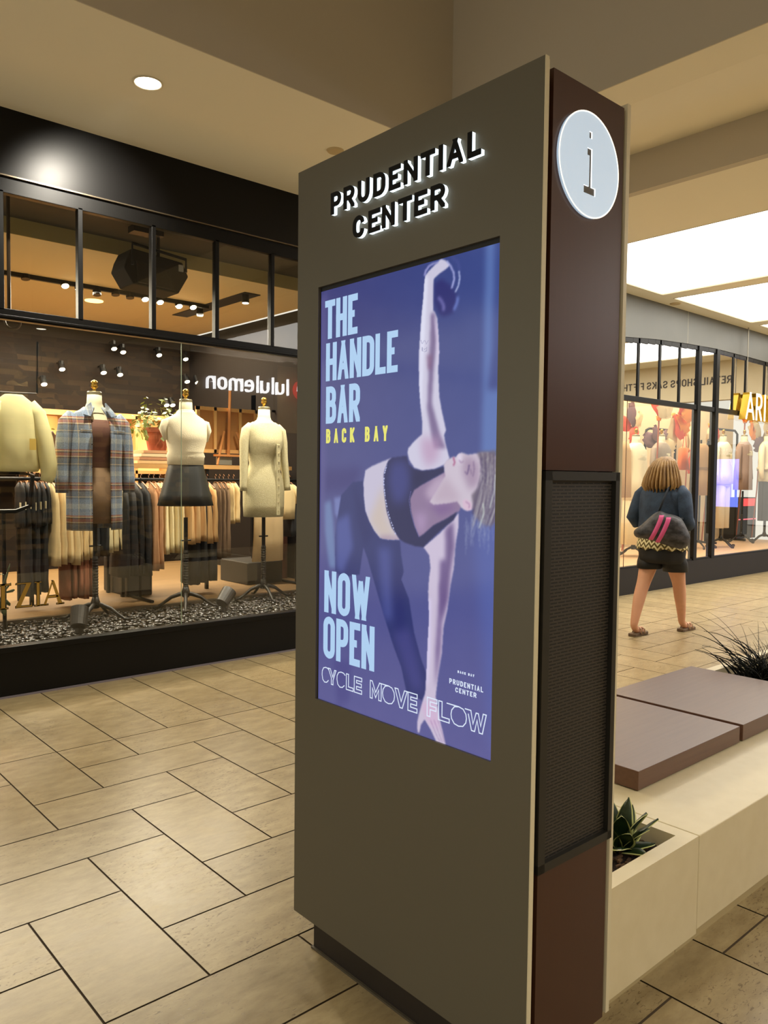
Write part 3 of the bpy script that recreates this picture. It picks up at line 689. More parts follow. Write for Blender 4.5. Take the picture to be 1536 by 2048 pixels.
    fs = np.stack([idx[:-1, :-1], idx[:-1, 1:], idx[1:, 1:], idx[1:, :-1]], -1).reshape(-1, 4)
    me = bpy.data.meshes.new('displayed_poster'); me.from_pydata(vs.tolist(), [], fs.tolist())
    ca = me.color_attributes.new('pic', 'FLOAT_COLOR', 'POINT')
    ca.data.foreach_set('color', np.concatenate([lin.reshape(-1, 3), np.ones((lin.shape[0]*lin.shape[1], 1))], -1).astype(np.float32).ravel())
    m = bpy.data.materials.new('screen_picture'); m.use_nodes = True; nt = m.node_tree; b = nt.nodes['Principled BSDF']
    a = nt.nodes.new('ShaderNodeAttribute'); a.attribute_name = 'pic'; nt.links.new(a.outputs['Color'], b.inputs['Emission Color'])
    b.inputs['Emission Strength'].default_value = SCR; b.inputs['Base Color'].default_value = (.004, .004, .006, 1); b.inputs['Roughness'].default_value = .12
    me.materials.append(m); o = bpy.data.objects.new('displayed_poster', me); C.objects.link(o); o.parent = scr
    plabel(o, 'blue-violet picture of an athlete in side lean raising a kettlebell')
    o.parent = scr
artwork()
ltx = mat('screen_white', (10, 10, 10), .3, emit=(166, 198, 230), estr=SCR*1.05)
ltw = mat('screen_line_white', (10, 10, 10), .3, emit=(214, 226, 244), estr=SCR)
lty = mat('screen_yellow', (10, 10, 10), .3, emit=(226, 222, 110), estr=SCR)
SF = lambda u, v, d: (SX-d, 1.8131-u, v)     # u runs towards smaller y
def sy(px, py): q = onx(px, py, SX); return 1.8131-q[1], q[2]
def block(txt, tl, bl, tr, br, swf, m, gap=.16, name='printed_words'):
    a = sy(*tl); b = sy(*bl); c = sy(*tr); d = sy(*br)
    u0 = min(a[0], b[0]); W = max(c[0], d[0])-u0; v0 = (b[1]+d[1])/2; h = (a[1]+c[1])/2-v0
    tot = sum(WID.get(q_, 1.0) for q_ in txt)+gap*(len(txt)-1); k = W/tot; u = u0
    for wd in txt.split(' '):
        ww = sum(WID.get(q_, 1.0) for q_ in wd)+gap*(len(wd)-1)
        text_mb(wd, u, v0, ww*k, h, h*swf, .0002, .0005, SF, gap).build(name, m, scr); u += (ww+2*gap+WID[' '])*k
block('THE', (650.7,603),(656.5,677),(715.8,585.5),(715,668), .17, ltx, .10)
block('HANDLE', (652.6,687),(652.6,763),(796.3,660),(794.5,743.5), .165, ltx, .10)
block('BAR', (652.6,773),(652.6,847.7),(719,766.5),(719.7,842.8), .17, ltx, .12)
block('BACK BAY', (652.6,859),(652.6,886.8),(775.5,850),(773.6,881.8), .2, lty, .85)
block('NOW', (650.7,1140.8),(648.6,1224.7),(740.3,1153.9),(736,1241.6), .165, ltx, .14)
block('OPEN', (647.3,1232),(647.3,1315.3),(749.4,1252.8),(747.6,1342), .165, ltx, .12)
block('BACK BAY', (915.6,1340.8),(915.6,1345.8),(948.6,1349),(948.6,1354), .3, ltw, .6)
block('PRUDENTIAL', (899,1356.5),(899,1367),(966.4,1374),(966.4,1384.5), .2, ltw, .4)
block('CENTER', (911,1374),(911,1384.3),(952.8,1386),(952.8,1395.5), .2, ltw, .4)
# outlined words
OUT = {
 'C': [[(.98,.86),(.8,.97),(.5,1),(.2,.93),(.02,.7),(0,.45),(.1,.15),(.35,0),(.65,.03),(.9,.2)]],
 'Y': [[(-.35,1),(.0,1),(.45,.5),(.75,.98),(1,.98),(.5,.3),(.5,0),(.2,0),(.2,.42),(-.35,1)]],
 'L': [[(0,1),(.32,1),(.32,.2),(1,.2),(1,0),(0,0),(0,1)]],
 'E': [[(0,0),(0,1),(1,1),(1,.78),(.3,.78),(.3,.62),(.95,.62),(.95,.4),(.3,.4),(.3,.22),(1,.22),(1,0),(0,0)]],
 'M': [[(0,0),(0,1),(.18,1),(.5,.4),(.85,1),(1,1),(1,0),(.78,0),(.78,.6),(.5,.1),(.2,.6),(.2,0),(0,0)]],
 'O': [[(.5,0),(.22,.06),(.04,.28),(0,.5),(.04,.72),(.22,.94),(.5,1),(.78,.94),(.96,.72),(1,.5),(.96,.28),(.78,.06),(.5,0)], [(-.3,1),(.5,1)]],
 'V': [[(-.1,1),(.2,1),(.5,.35),(.8,1),(1.05,1),(.62,0),(.38,0),(-.1,1)]],
 'F': [[(0,0),(0,1),(1,1),(1,.8),(.3,.8),(.3,.58),(.9,.58),(.9,.38),(.3,.38),(.3,0),(0,0)]],
 'W': [[(-.2,1),(.15,1),(.28,.35),(.45,.95),(.58,.95),(.72,.35),(.85,1),(1.02,1),(.82,0),(.64,0),(.51,.6),(.38,0),(.2,0),(0,.8)]]}
def outline(txt, tl, bl, tr, br, wds):
    a = sy(*tl); b = sy(*bl); c = sy(*tr); d = sy(*br); u0 = a[0]; W = max(c[0], d[0])-u0; v0 = (b[1]+d[1])/2; h = (a[1]+c[1])/2-v0
    tot = sum(wds)+.12*(len(txt)-1); k = W/tot; u = u0; mb = MB()
    for ch, wd in zip(txt, wds):
        for pl in OUT[ch]:
            pts = [Vector((u+p[0]*wd*k, v0+p[1]*h)) for p in pl]; cl = (pts[0]-pts[-1]).length < 1e-6
            strip(mb, pts[:-1] if cl else pts, .0026, .0006, .0009, SF, closed=cl)
        u += (wd+.12)*k
    mb.build('printed_words', ltw, scr)
outline('CYCLE', (644.7,1333.5),(644.7,1362),(724,1355.7),(723.6,1389), [.9,.7,1.0,.8,.85])
outline('MOVE', (741,1362),(741,1396.5),(834.8,1388),(834,1424.7), [1.0,1.05,.9,.75])
outline('FLOW', (855,1395.5),(854.4,1432),(972.3,1428.6),(966,1467.6), [.75,.8,1.1,1.2])
# lit sign letters
lb = mat('sign_acrylic', (240, 245, 250), .4, emit=(222, 238, 246), estr=1.15)
lf = mat('sign_face', (4, 3, 3), .5, spec=.2)
FN = lambda u, v, d: (KX0-d, 1.727-u, v)
def sign(ch, ya, yb, z0, z1):
    ya, yb, z0, z1 = ya*1.0102, yb*1.0102, HC+(z0-HC)*1.0102, HC+(z1-HC)*1.0102
    w = ya-yb; u = 1.727-ya; h = z1-z0; sw = h*.205
    m1 = MB(); letter(m1, ch, u, z0, w, h, sw, .0005, .0105, FN); o = m1.build('sign_letter', lb, K); plabel(o, 'white lit letter body')
    m2 = MB(); letter(m2, ch, u, z0, w, h, sw, .0112, .0145, FN); o2 = m2.build('letter_face', lf, o); plabel(o2, 'black letter face')
for c, a, b in [('P',1.727,1.685),('R',1.672,1.629),('U',1.613,1.568),('D',1.551,1.507),('E',1.492,1.451),('N',1.438,1.391),('T',1.379,1.333),('I',1.323,1.303),('A',1.292,1.244),('L',1.229,1.19)]:
    f = (1.727-a)/.5; sign(c, a, b, 2.126+.006*f, 2.183+.006*f)
for c, a, b in [('C',1.632,1.588),('E',1.569,1.525),('N',1.516,1.471),('T',1.457,1.409),('E',1.399,1.357),('R',1.344,1.299)]:
    f = (1.632-a)/.3; sign(c, a, b, 2.041+.004*f, 2.097+.004*f)
# i disc
cx, cz, R0 = 1.5195, 2.115, .1135
dm = mat('lit_disc', (235, 242, 250), .45, emit=(134, 168, 198), estr=.66)
FD = lambda u, v, d: (cx+u, KY0+.004-d, cz+v)
ip = [(-.022,-.064),(.0225,-.064),(.0225,-.047),(.0080,-.047),(.0080,.036),(-.0105,.036),(-.0105,.020),(-.0025,.020),(-.0025,-.047),(-.022,-.047)]
dp = [(-.0045,.058),(.0065,.058),(.0065,.073),(-.0045,.073)]
import bmesh as _bm
def disc_mesh():
    bm = _bm.new(); loops = [[(R0*math.cos(a*PI/36), R0*math.sin(a*PI/36)) for a in range(72)], ip, dp]; out = []
    from mathutils.geometry import tessellate_polygon
    pts = [p for l in loops for p in l]; tris = tessellate_polygon([[Vector((p[0], p[1], 0)) for p in l] for l in loops])
    mb = MB(); mb.add([FD(u, v, .0065) for u, v in pts], [tuple(t_) for t_ in tris])
    n = 72; ring = loops[0]; mb.add([FD(u, v, 0) for u, v in ring]+[FD(u, v, .0065) for u, v in ring], [(k, (k+1) % n, n+(k+1) % n, n+k) for k in range(n)])
    bm.free(); return mb
disc = disc_mesh().build('information_disc', dm, K); plabel(disc, 'round white lit disc with a cut-out letter i')
mb = MB(); pts = [Vector((R0*math.cos(a*PI/36), R0*math.sin(a*PI/36))) for a in range(72)]; strip(mb, pts, .0022, 0.0062, .0074, FD, closed=True); mb.build('disc_rim', mat('rim_lit', (255,250,235), .4, emit=(255,248,228), estr=1.0), disc)
mb = MB()
for l in (ip, dp):
    n = len(l); mb.add([FD(u, v, .003) for u, v in l]+[FD(u, v, .0066) for u, v in l], [(k, (k+1) % n, n+(k+1) % n, n+k) for k in range(n)])
mb.build('cutout_edge', mat('cut_lit', (255,255,255), .4, emit=(235,245,252), estr=1.1), disc)
mb = MB()
for l in (ip, dp): mb.prism(l, .0030, .0038, FD)
plabel(mb.build('letter_face', mat('i_face', (84, 74, 60), .5), disc), 'dark letter i')
def copy_tree(o, parent=None):
    c = o.copy(); C.objects.link(c); c.parent = parent
    for ch in list(o.children): copy_tree(ch, c)
    return c
K2 = copy_tree(K); K2.location = (19.2, 1.6, 0)
for c_ in list(K2.children):
    if c_.name.startswith('screen'):
        for d_ in list(c_.children): bpy.data.objects.remove(d_)
        m2 = MB(); m2.box(SX-.001, SX+.001, AY0, AY1, AZ0, AZ1)
        me2 = m2.build('displayed_poster', mat('pale_blue_screen', (10, 10, 12), .3, emit=(120, 140, 255), estr=4.5)); me2.data.transform(Matrix.Translation((-1.52, -1.48, 0))); me2.parent = c_; plabel(me2, 'plain bright blue picture')
K2['label'] = 'distant kiosk with a bright blue screen, seen mirrored in the right shop window'; K2['group'] = 'information kiosks'; K['group'] = 'information kiosks'
# ================================================================ stone planter bench
stone = mat('cream_stone', (216, 202, 168), .42, noise=(16, .4, (204, 188, 150)), bump=(40, .03))
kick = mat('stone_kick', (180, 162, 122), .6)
PZ = .382; PY0 = 1.075; PY1 = 2.04
P1 = thing('stone_planter', 'cream stone planter box with soil beside the kiosk', 'planter', (1.95, 1.5, 0), 'cream stone planters')
mb = MB(); x0, x1 = 1.70, 2.197; ix0, ix1, iy0, iy1 = 1.75, 2.148, 1.121, 1.99
for b in ((x0, x1, PY0, iy0), (x0, x1, iy1, PY1), (x0, ix0, iy0, iy1), (ix1, x1, iy0, iy1)): mb.box(b[0], b[1], b[2], b[3], .10, PZ)
mb.box(x0, x1, PY0, PY1, .09, .1)
mb.build('box', stone, P1)
MB().box(x0+.03, x1, PY0+.064, PY1-.05, 0, .09).build('toe_kick', kick, P1)
soil = mat('soil', (22, 13, 9), .95, noise=(60, .8, (46, 28, 18)), bump=(60, 1.0))
def soil_mesh(x0, x1, y0, y1, z, n=26):
    mb = MB(); rs = random.Random(3); vs = []; fs = []
    for i in range(n+1):
        for j in range(n+1): vs.append((x0+(x1-x0)*i/n, y0+(y1-y0)*j/n, z+rs.uniform(-.01, .01)))
    for i in range(n):
        for j in range(n): a = i*(n+1)+j; fs.append((a, a+n+1, a+n+2, a+1))
    return mb.add(vs, fs)
soil_mesh(ix0, ix1, iy0, iy1, PZ-.05).build('soil', soil, P1)
mb = MB(); rs = random.Random(9)
for k in range(260):
    a = rs.uniform(0, PI); x = rs.uniform(ix0+.02, ix1-.02); y = rs.uniform(iy0+.02, iy1-.1)
    mb.rbox((x, y, PZ-.04), (.012*rs.uniform(.5, 1.2), .004, .003), Matrix.Rotation(a, 3, 'Z') @ Matrix.Rotation(rs.uniform(-.5, .5), 3, 'Y'))
o = mb.build('bark_chips', mat('bark', (44, 26, 16), .9, noise=(40, .6, (120, 88, 56))), P1); o['kind'] = 'stuff'
B1 = thing('stone_bench', 'long cream stone bench carrying two dark wooden seat slabs', 'bench', (3.1, 1.5, 0))
MB().box(2.201, 3.97, PY0, PY1, .10, PZ).build('slab', stone, B1, bevel=.003)
MB().box(2.2, 3.97, PY0+.064, PY1-.05, 0, .10).build('toe_kick', kick, B1)
wood = mat('dark_wood', (104, 74, 58), .34, noise=(9, .55, (90, 60, 46), (.35, 7, 7)))
P2 = thing('stone_planter', 'cream stone planter holding dark grass beyond the wooden seats', 'planter', (4.6, 1.5, 0), 'cream stone planters')
mb = MB(); a0, a1 = 3.975, 5.4
for b in ((a0, a1, PY0, iy0), (a0, a1, iy1, PY1), (a0, a0+.05, iy0, iy1), (a1-.05, a1, iy0, iy1)): mb.box(b[0], b[1], b[2], b[3], .10, PZ)
mb.box(a0, a1, PY0, PY1, .09, .1); mb.build('box', stone, P2)
MB().box(a0, a1, PY0+.064, PY1-.05, 0, .09).build('toe_kick', kick, P2)
soil_mesh(a0+.05, a1-.05, iy0, iy1, PZ-.06).build('soil', soil, P2)
for x0, x1, lab in ((2.353, 3.103, 'dark brown wooden seat slab on the stone bench, nearer the kiosk'), (3.131, 3.915, 'dark brown wooden seat slab on the stone bench, farther from the kiosk')):
    t = thing('wooden_platform', lab, 'bench seat', ((x0+x1)/2, 1.67, PZ), 'wooden seat slabs')
    MB().box(x0, x1, 1.364, 1.985, PZ+.004, PZ+.069).build('seat_board', wood, t, bevel=.002)
    MB().box(x0+.02, x1-.02, 1.384, 1.965, PZ, PZ+.005).build('spacer', blackk, t)
# snake plant
lg = mat('leaf_dark', (22, 40, 20), .35, noise=(30, .5, (48, 70, 34), (1, 1, 6))); lm = mat('leaf_margin', (196, 200, 130), .4)
def leaf(mbg, base, az, lean, L, W, curl=0.4, twist=0.0):
    n = 9; vs = []; d = Vector((math.cos(az), math.sin(az), 0)); s = Vector((-math.sin(az), math.cos(az), 0)); p = Vector(base); ang = lean
    rows = []
    for i in range(n+1):
        t = i/n; w = W*(math.sin(min(1, t*1.25+.22)*PI*.62)**.8)*(1-t**3)**.9+.0004
        if i: ang += curl/n; p = p+(d*math.sin(ang)+Vector((0, 0, 1))*math.cos(ang))*(L/n)
        nrm = (d*math.cos(ang)-Vector((0, 0, 1))*math.sin(ang)); sd = (s*math.cos(twist*t)+nrm*math.sin(twist*t))
        cup = W*.35
        rows.append([p+sd*w*q+nrm*(-cup*(1-q*q)*.6) for q in (-1, -.84, 0, .84, 1)])
    for r in rows: vs += r
    o = len(mbg.v); mbg.v += [tuple(v) for v in vs]
    for i in range(n):
        for k in range(4):
            f = (i*5+k+o, i*5+k+1+o, (i+1)*5+k+1+o, (i+1)*5+k+o); mbg.f.append(f); mbg.m.append(1 if k in (0, 3) else 0)
def snake_plant(x, y, z, lab):
    t = thing('snake_plant', lab, 'plant', (x, y, z))
    rs = random.Random(4)
    spec = [(0, .1, .14), (1.2, .15, .13), (2.4, .2, .12), (3.6, .2, .12), (5.0, .2, .12)]+[(k*.75+.3, .5+.1*(k % 2), .11) for k in range(8)]+[(k*.9, .95, .09) for k in range(7)]
    for az, lean, L in spec:
        m2 = MB(); m2.mats = [lg, lm]
        leaf(m2, (x+.012*math.cos(az), y+.012*math.sin(az), z-.01), az+rs.uniform(-.2, .2), lean, L*rs.uniform(1.05, 1.35), .034*rs.uniform(.85, 1.15), rs.uniform(.15, .6), rs.uniform(-.4, .4))
        m2.build('leaf', None, t, smooth=True)
_sp = onz(1238, 1690, PZ-.04); snake_plant(_sp[0], _sp[1], PZ-.045, 'variegated snake plant rosette with cream leaf edges in the near planter')
def grass(x, y, z, lab):
    t = thing('grass_plant', lab, 'plant', (x, y, z)); rs = random.Random(8); rest = MB(); gm = mat('dark_blade', (7, 11, 6), .6, spec=.2)
    for k in range(230):
        az = rs.uniform(0, 2*PI); L = rs.uniform(.16, .36) if k > 20 else rs.uniform(.42, .56); lean = rs.uniform(.05, .5) if k > 16 else rs.uniform(.3, .6); p = Vector((x+rs.gauss(0, .07), y+rs.gauss(0, .05), z)); pts = [p.copy()]; a = lean
        for i in range(7):
            a += rs.uniform(.08, .2); p = p+Vector((math.cos(az)*math.sin(a), math.sin(az)*math.sin(a), math.cos(a)))*L/7; pts.append(p.copy())
        m2 = MB() if k < 90 else rest; m2.tube(pts, [.0058*(1-i/8.2) for i in range(8)], 4, .5)
        if k < 90: m2.build('blade', gm, t)
    o = rest.build('blades', gm, t); o['kind'] = 'stuff'
grass(4.22, 1.74, PZ-.05, 'spiky dark grass plant in the planter beyond the wooden seats')
# ================================================================ left shop interior
IZ = .29
shopfl = mat('shop_wood_floor', (112, 86, 52), .5, noise=(6, .5, (82, 60, 34), (.5, 6, 1)))
mb = MB(); mb.box(-4, 14.6, 6.32, 9.6, .2, IZ); struct(mb.build('floor', shopfl), 'wooden shop floor behind the window')
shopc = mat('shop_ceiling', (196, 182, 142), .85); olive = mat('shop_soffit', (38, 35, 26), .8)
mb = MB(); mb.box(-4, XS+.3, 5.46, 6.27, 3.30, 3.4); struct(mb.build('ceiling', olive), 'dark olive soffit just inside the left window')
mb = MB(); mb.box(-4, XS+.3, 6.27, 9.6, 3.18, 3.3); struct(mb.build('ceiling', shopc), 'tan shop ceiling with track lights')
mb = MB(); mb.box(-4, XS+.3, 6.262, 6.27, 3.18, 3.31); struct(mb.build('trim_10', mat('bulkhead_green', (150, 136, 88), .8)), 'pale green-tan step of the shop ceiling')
# back wall: dark wood, with lit shelving bays
dkw = mat('dark_wall', (22, 16, 11), .8, noise=(3, .5, (32, 24, 16), (1, 1, 6)), spec=.1)
mb = MB(); mb.box(-4, XS+.4, 9.5, 9.6, IZ, 3.2); struct(mb.build('wall_shop', dkw), 'dark wooden rear wall of the shop')
mb = MB(); mb.box(XS+.4, XS+.5, 5.5, 9.6, IZ, 3.2); struct(mb.build('wall_shop', mat('tan_divider', (22, 16, 11), .9, spec=.1)), 'dividing wall between the two window displays')
bay = mat('lit_bay', (214, 172, 112), .7); bayf = mat('bay_frame', (150, 108, 60), .6)
t = thing('wall_shelving', 'warm lit wall shelving at the back of the shop behind the plaid coat', 'shelving', (4.0, 9.3, IZ))
MB().box(1.6, XS+.35, 9.44, 9.5, 1.45, 2.08).build('back_panel', bay, t)
for x in [1.6+.42*k for k in range(8)]: MB().box(x, x+.03, 9.2, 9.44, 1.3, 2.12).build('upright', bayf, t)
MB().box(1.6, XS+.35, 9.2, 9.44, 1.42, 1.46).build('shelf', bayf, t); MB().box(1.6, XS+.35, 9.2, 9.44, 2.08, 2.14).build('shelf', bayf, t)
# pebble bed
mb = MB(); mb.box(-4, XS, 5.31, 6.27, .2, .262); struct(mb.build('trim_11', mat('bed_base', (26, 22, 18), .6)), 'dark pebble tray')
mb = MB(); mb.box(-4, XS+.3, 6.27, 6.33, .2, .305); struct(mb.build('trim_12', mat('bed_lip', (60, 50, 36), .4)), 'dark lip behind the pebbles')
def pebbles():
    rs = random.Random(2); mb = MB()
    ico = []
    for lat in (-1, 0, 1):
        for k in range(6): ico.append((math.cos(k*PI/3+lat*.5)*(1 if lat == 0 else .62), math.sin(k*PI/3+lat*.5)*(1 if lat == 0 else .62), lat*.78))
    fs = [(5,4,3,2,1,0), (12,13,14,15,16,17)]
    for k in range(6):
        a, b = k, (k+1) % 6; fs += [(a, b, 6+b, 6+a), (6+a, 6+b, 12+b, 12+a)]
    for k in range(3200):
        x = rs.uniform(1.2, 4.58); y = rs.uniform(5.32, 6.26); r = rs.uniform(.016, .034)
        R3 = Matrix.Rotation(rs.uniform(0, 6.28), 3, 'Z') @ Matrix.Rotation(rs.uniform(-.4, .4), 3, 'X')
        c = Vector((x, y, .272+rs.uniform(0, .02)))
        mb.add([c+R3 @ Vector((p[0]*r, p[1]*r*.68, p[2]*r*.45)) for p in ico], fs)
    o = mb.build('pebbles', mat('wet_pebble', (26, 22, 14), .2, spec=.5), smooth=True); tag(o, 'glossy dark river pebbles covering the window bed', 'pebbles', kind='stuff')
pebbles()
# uplights
ulm = mat('uplight_black', (40, 36, 30), .45)
def uplight(x, y, ax, lab):
    t = thing('floor_spotlight', lab, 'spotlight', (x, y, .29), 'floor spotlights in the pebbles')
    d = Vector(ax).normalized(); c = Vector((x, y, .40))
    MB().tube([c-d*.07, c-d*.065, c+d*.06, c+d*.075], [.045, .055, .062, .062], 20).build('housing', ulm, t, smooth=False)
    MB().tube([c+d*.0755, c+d*.077], [.054, .054], 20).build('lens', mat('dark_lens', (20, 20, 18), .1), t)
    MB().tube([(x, y, .27), (x, y, .36)], .03, 12).build('stem', ulm, t)
uplight(2.07, 5.56, (.25, .5, .8), 'dark grey cylindrical spotlight in the pebbles below the plaid coat')
uplight(3.35, 5.75, (.7, .3, .65), 'dark grey cylindrical spotlight in the pebbles right of the middle mannequin')
# ---------------------------------------------------------------- mannequins
form = mat('dressform', (206, 196, 160), .7); goldm = mat('gold_knob', (190, 150, 60), .25, metal=.9); iron = mat('cast_iron', (30, 27, 22), .4, metal=.5)
capm = mat('neck_cap', (150, 140, 110), .3, metal=.6)
def dressform(x, y, zb, zt, label, group=None, legs=True, formm=None, rollers=False, rotz=0):
    t = thing('mannequin', label, 'mannequin', (x, y, zb), group)
    Z = lambda h: zt-h       # h below the neck top
    secs = [(x,y,Z(.82),.15,.12),(x,y,Z(.80),.172,.128),(x,y,Z(.75),.175,.13),(x,y,Z(.66),.165,.12),(x,y,Z(.52),.122,.095),(x,y,Z(.42),.138,.105),(x,y-.015,Z(.33),.158,.125),(x,y-.01,Z(.27),.162,.12),(x,y,Z(.20),.172,.10),(x,y,Z(.165),.168,.085),(x,y,Z(.14),.14,.075),(x,y,Z(.12),.10,.068),(x,y,Z(.10),.068,.062),(x,y,Z(.07),.056,.056),(x,y,Z(0),.052,.052)]
    MB().loft(secs, 36).build('torso', formm or form, t, smooth=True)
    MB().loft([(x,y,Z(.004),.0535,.0535),(x,y,zt+.012,.0535,.0535),(x,y,zt+.018,.048,.048)], 28).build('neck_cap', capm, t)
    MB().lathe((x, y, zt+.018), [(.012, 0), (.016, .006), (.009, .014), (.012, .02), (.024, .032), (.027, .045), (.022, .058), (.026, .064), (.024, .074), (.014, .084), (.004, .088)], 20).build('finial', goldm, t, smooth=True)
    pole = MB(); n = 14; z0 = zb+.16; 
    prof = [(x, y, z0, .026, .026)]
    for k in range(28): prof.append((x, y, z0+.02+k*.011, .020+.004*(k % 2), .020+.004*(k % 2)))
    prof += [(x, y, z0+.34, .017, .017), (x, y, Z(.97), .017, .017)]
    pole.loft(prof, n).build('pole', iron, t)
    MB().tube([(x-.045, y, z0+.42), (x+.045, y, z0+.42)], .007, 8).build('clamp_bar', iron, t)
    if legs:
        MB().loft([(x,y,zb+.10,.028,.028),(x,y,zb+.14,.036,.036),(x,y,zb+.19,.022,.022)], 16).build('hub', iron, t, smooth=True)
        for k in range(4):
            a = PI/4+k*PI/2+rotz; c, s = math.cos(a), math.sin(a)
            pts = [(x+c*r, y+s*r, zb+z) for r, z in ((.0,.13),(.05,.125),(.12,.10),(.18,.055),(.23,.022),(.27,.02))]
            leg = MB().tube(pts, [.02,.018,.015,.013,.012,.014], 8).build('leg', iron, t, smooth=True)
            if rollers:
                MB().tube([(x+c*.27-s*.012, y+s*.27+c*.012, zb+.02), (x+c*.27+s*.012, y+s*.27-c*.012, zb+.02)], .024, 14).build('castor', mat('castor', (50, 44, 38), .4), leg)
    return t
def top_secs(x, y, zt, grow, lo, hi, extra=None):
    """torso shell between two heights below the neck top"""
    base = [(.98,.14,.11),(.93,.168,.125),(.75,.175,.13),(.66,.165,.12),(.52,.122,.095),(.42,.138,.105),(.33,.158,.125),(.27,.162,.12),(.20,.172,.10),(.165,.168,.085),(.14,.14,.075),(.12,.10,.068),(.10,.068,.062),(.07,.056,.056),(0,.052,.052)]
    hs = sorted(set([lo, hi]+[b[0] for b in base if hi < b[0] < lo]), reverse=True); out = []
    for h in hs:
        for a, b in zip(base[:-1], base[1:]):
            if b[0] <= h <= a[0]:
                q = (a[0]-h)/(a[0]-b[0]); rx = a[1]+(b[1]-a[1])*q; ry = a[2]+(b[2]-a[2])*q; break
        out.append((x, y-(.012 if .2 < h < .4 else 0), zt-h, rx+grow, ry+grow))
    return out
def plaid():
    m = bpy.data.materials.new('plaid_wool'); m.use_nodes = True; nt = m.node_tree; L = nt.links; b = nt.nodes['Principled BSDF']; N = nt.nodes.new
    tc = N('ShaderNodeTexCoord'); sp = N('ShaderNodeSeparateXYZ'); L.new(tc.outputs['Object'], sp.inputs[0])
    def ramp(sock, period, stops):
        mu = N('ShaderNodeMath'); mu.operation = 'MULTIPLY'; mu.inputs[1].default_value = 1/period; fr = N('ShaderNodeMath'); fr.operation = 'FRACT'
        L.new(sock, mu.inputs[0]); L.new(mu.outputs[0], fr.inputs[0]); r = N('ShaderNodeValToRGB'); r.color_ramp.interpolation = 'CONSTANT'; e = r.color_ramp.elements
        e[0].position = stops[0][0]; e[0].color = s2l(stops[0][1])+(1,); e[1].position = stops[-1][0]; e[1].color = s2l(stops[-1][1])+(1,)
        for p, c in stops[1:-1]: q = e.new(p); q.color = s2l(c)+(1,)
        L.new(fr.outputs[0], r.inputs[0]); return r
    blue, lb_, rust, br, cr, gy = (118,132,150), (150,158,160), (150,84,50), (84,56,36), (190,170,130), (96,100,106)
    rz = ramp(sp.outputs[2], .245, [(0,gy),(.08,br),(.12,cr),(.15,rust),(.24,br),(.28,cr),(.31,rust),(.35,blue),(.55,lb_),(.70,blue),(.84,gy),(.90,cr),(.92,gy)])
    rx = ramp(sp.outputs[0], .135, [(0,gy),(.12,blue),(.3,lb_),(.34,cr),(.37,gy),(.5,br),(.56,blue),(.8,cr),(.84,gy)])
    mx = N('ShaderNodeMixRGB'); mx.inputs[0].default_value = .38; L.new(rz.outputs[0], mx.inputs[1]); L.new(rx.outputs[0], mx.inputs[2])
    n = N('ShaderNodeTexNoise'); n.inputs['Scale'].default_value = 160; L.new(tc.outputs['Object'], n.inputs['Vector'])
    m2 = N('ShaderNodeMixRGB'); m2.blend_type = 'OVERLAY'; m2.inputs[0].default_value = .5; L.new(mx.outputs[0], m2.inputs[1]); L.new(n.outputs['Fac'], m2.inputs[2]); L.new(m2.outputs[0], b.inputs['Base Color'])
    b.inputs['Roughness'].default_value = .9; return m
PL = plaid()
# m1: plaid coat over brown top
MZ = 2.022
x, y = 2.352, 5.98
t = dressform(x, y, .285, MZ, 'mannequin wearing an open blue and brown plaid coat over a brown top', 'window mannequins')
MB().loft(top_secs(x, y, MZ, .006, .58, .20), 36).build('top', mat('brown_knit', (92, 58, 44), .85), t, smooth=True)
MB().loft([(x,y,MZ-.98,.172,.13),(x,y,MZ-.8,.185,.14),(x,y,MZ-.56,.14,.11)], 36).build('skirt', mat('taupe_skirt', (104, 80, 54), .85), t, smooth=True)
cs = [(x,y,.992,.205,.155,.03),(x,y,1.10,.208,.155,.02),(x,y,1.30,.208,.15,.012),(x,y,1.48,.205,.145,.01),(x,y-.01,1.68,.206,.15,0),(x,y,1.79,.204,.13,0),(x,y,1.84,.19,.105,0),(x,y,1.87,.155,.09,0),(x,y,1.895,.112,.08,0),(x,y,1.92,.082,.075,0)]
MB().loft(cs, 60, -PI/2+.36, 1.5*PI-.36+.0, fold=(9, .7), thick=.012).build('coat_body', PL, t, smooth=True)
for s in (-1, 1):
    MB().tube([(x+s*.155,y,1.845),(x+s*.2,y-.005,1.79),(x+s*.228,y-.01,1.66),(x+s*.248,y-.005,1.50),(x+s*.255,y-.02,1.38),(x+s*.258,y-.03,1.275)], [.062,.072,.064,.056,.05,.044], 18).build('sleeve', PL, t, smooth=True)
    # collar leaf
    m2 = MB(); m2.add([(x+s*.052,y-.068,1.948),(x+s*.092,y-.06,1.912),(x+s*.125,y-.108,1.85),(x+s*.075,y-.118,1.838),(x+s*.048,y-.10,1.885)], [(0,1,2,3,4)]); o = m2.build('collar', PL, t); sd = o.modifiers.new('solid', 'SOLIDIFY'); sd.thickness = .012
    m2 = MB(); m2.box(x+s*.125-.045, x+s*.125+.045, y-.166, y-.152, 1.715, 1.745); m2.build('pocket_flap', PL, t, bevel=.006)
    for k in range(5):
        if s < 0: m2 = MB(); m2.loft([(x-.078,y-.155,1.80-k*.17,.007,.004),(x-.078,y-.158,1.806-k*.17,.007,.004)], 10).build('button', mat('button', (60, 46, 34), .4), t)
MB().box(x-.045, x+.045, y-.082, y-.078, 1.872, 1.876).build('form_print', mat('form_print', (90, 80, 60), .6), t)
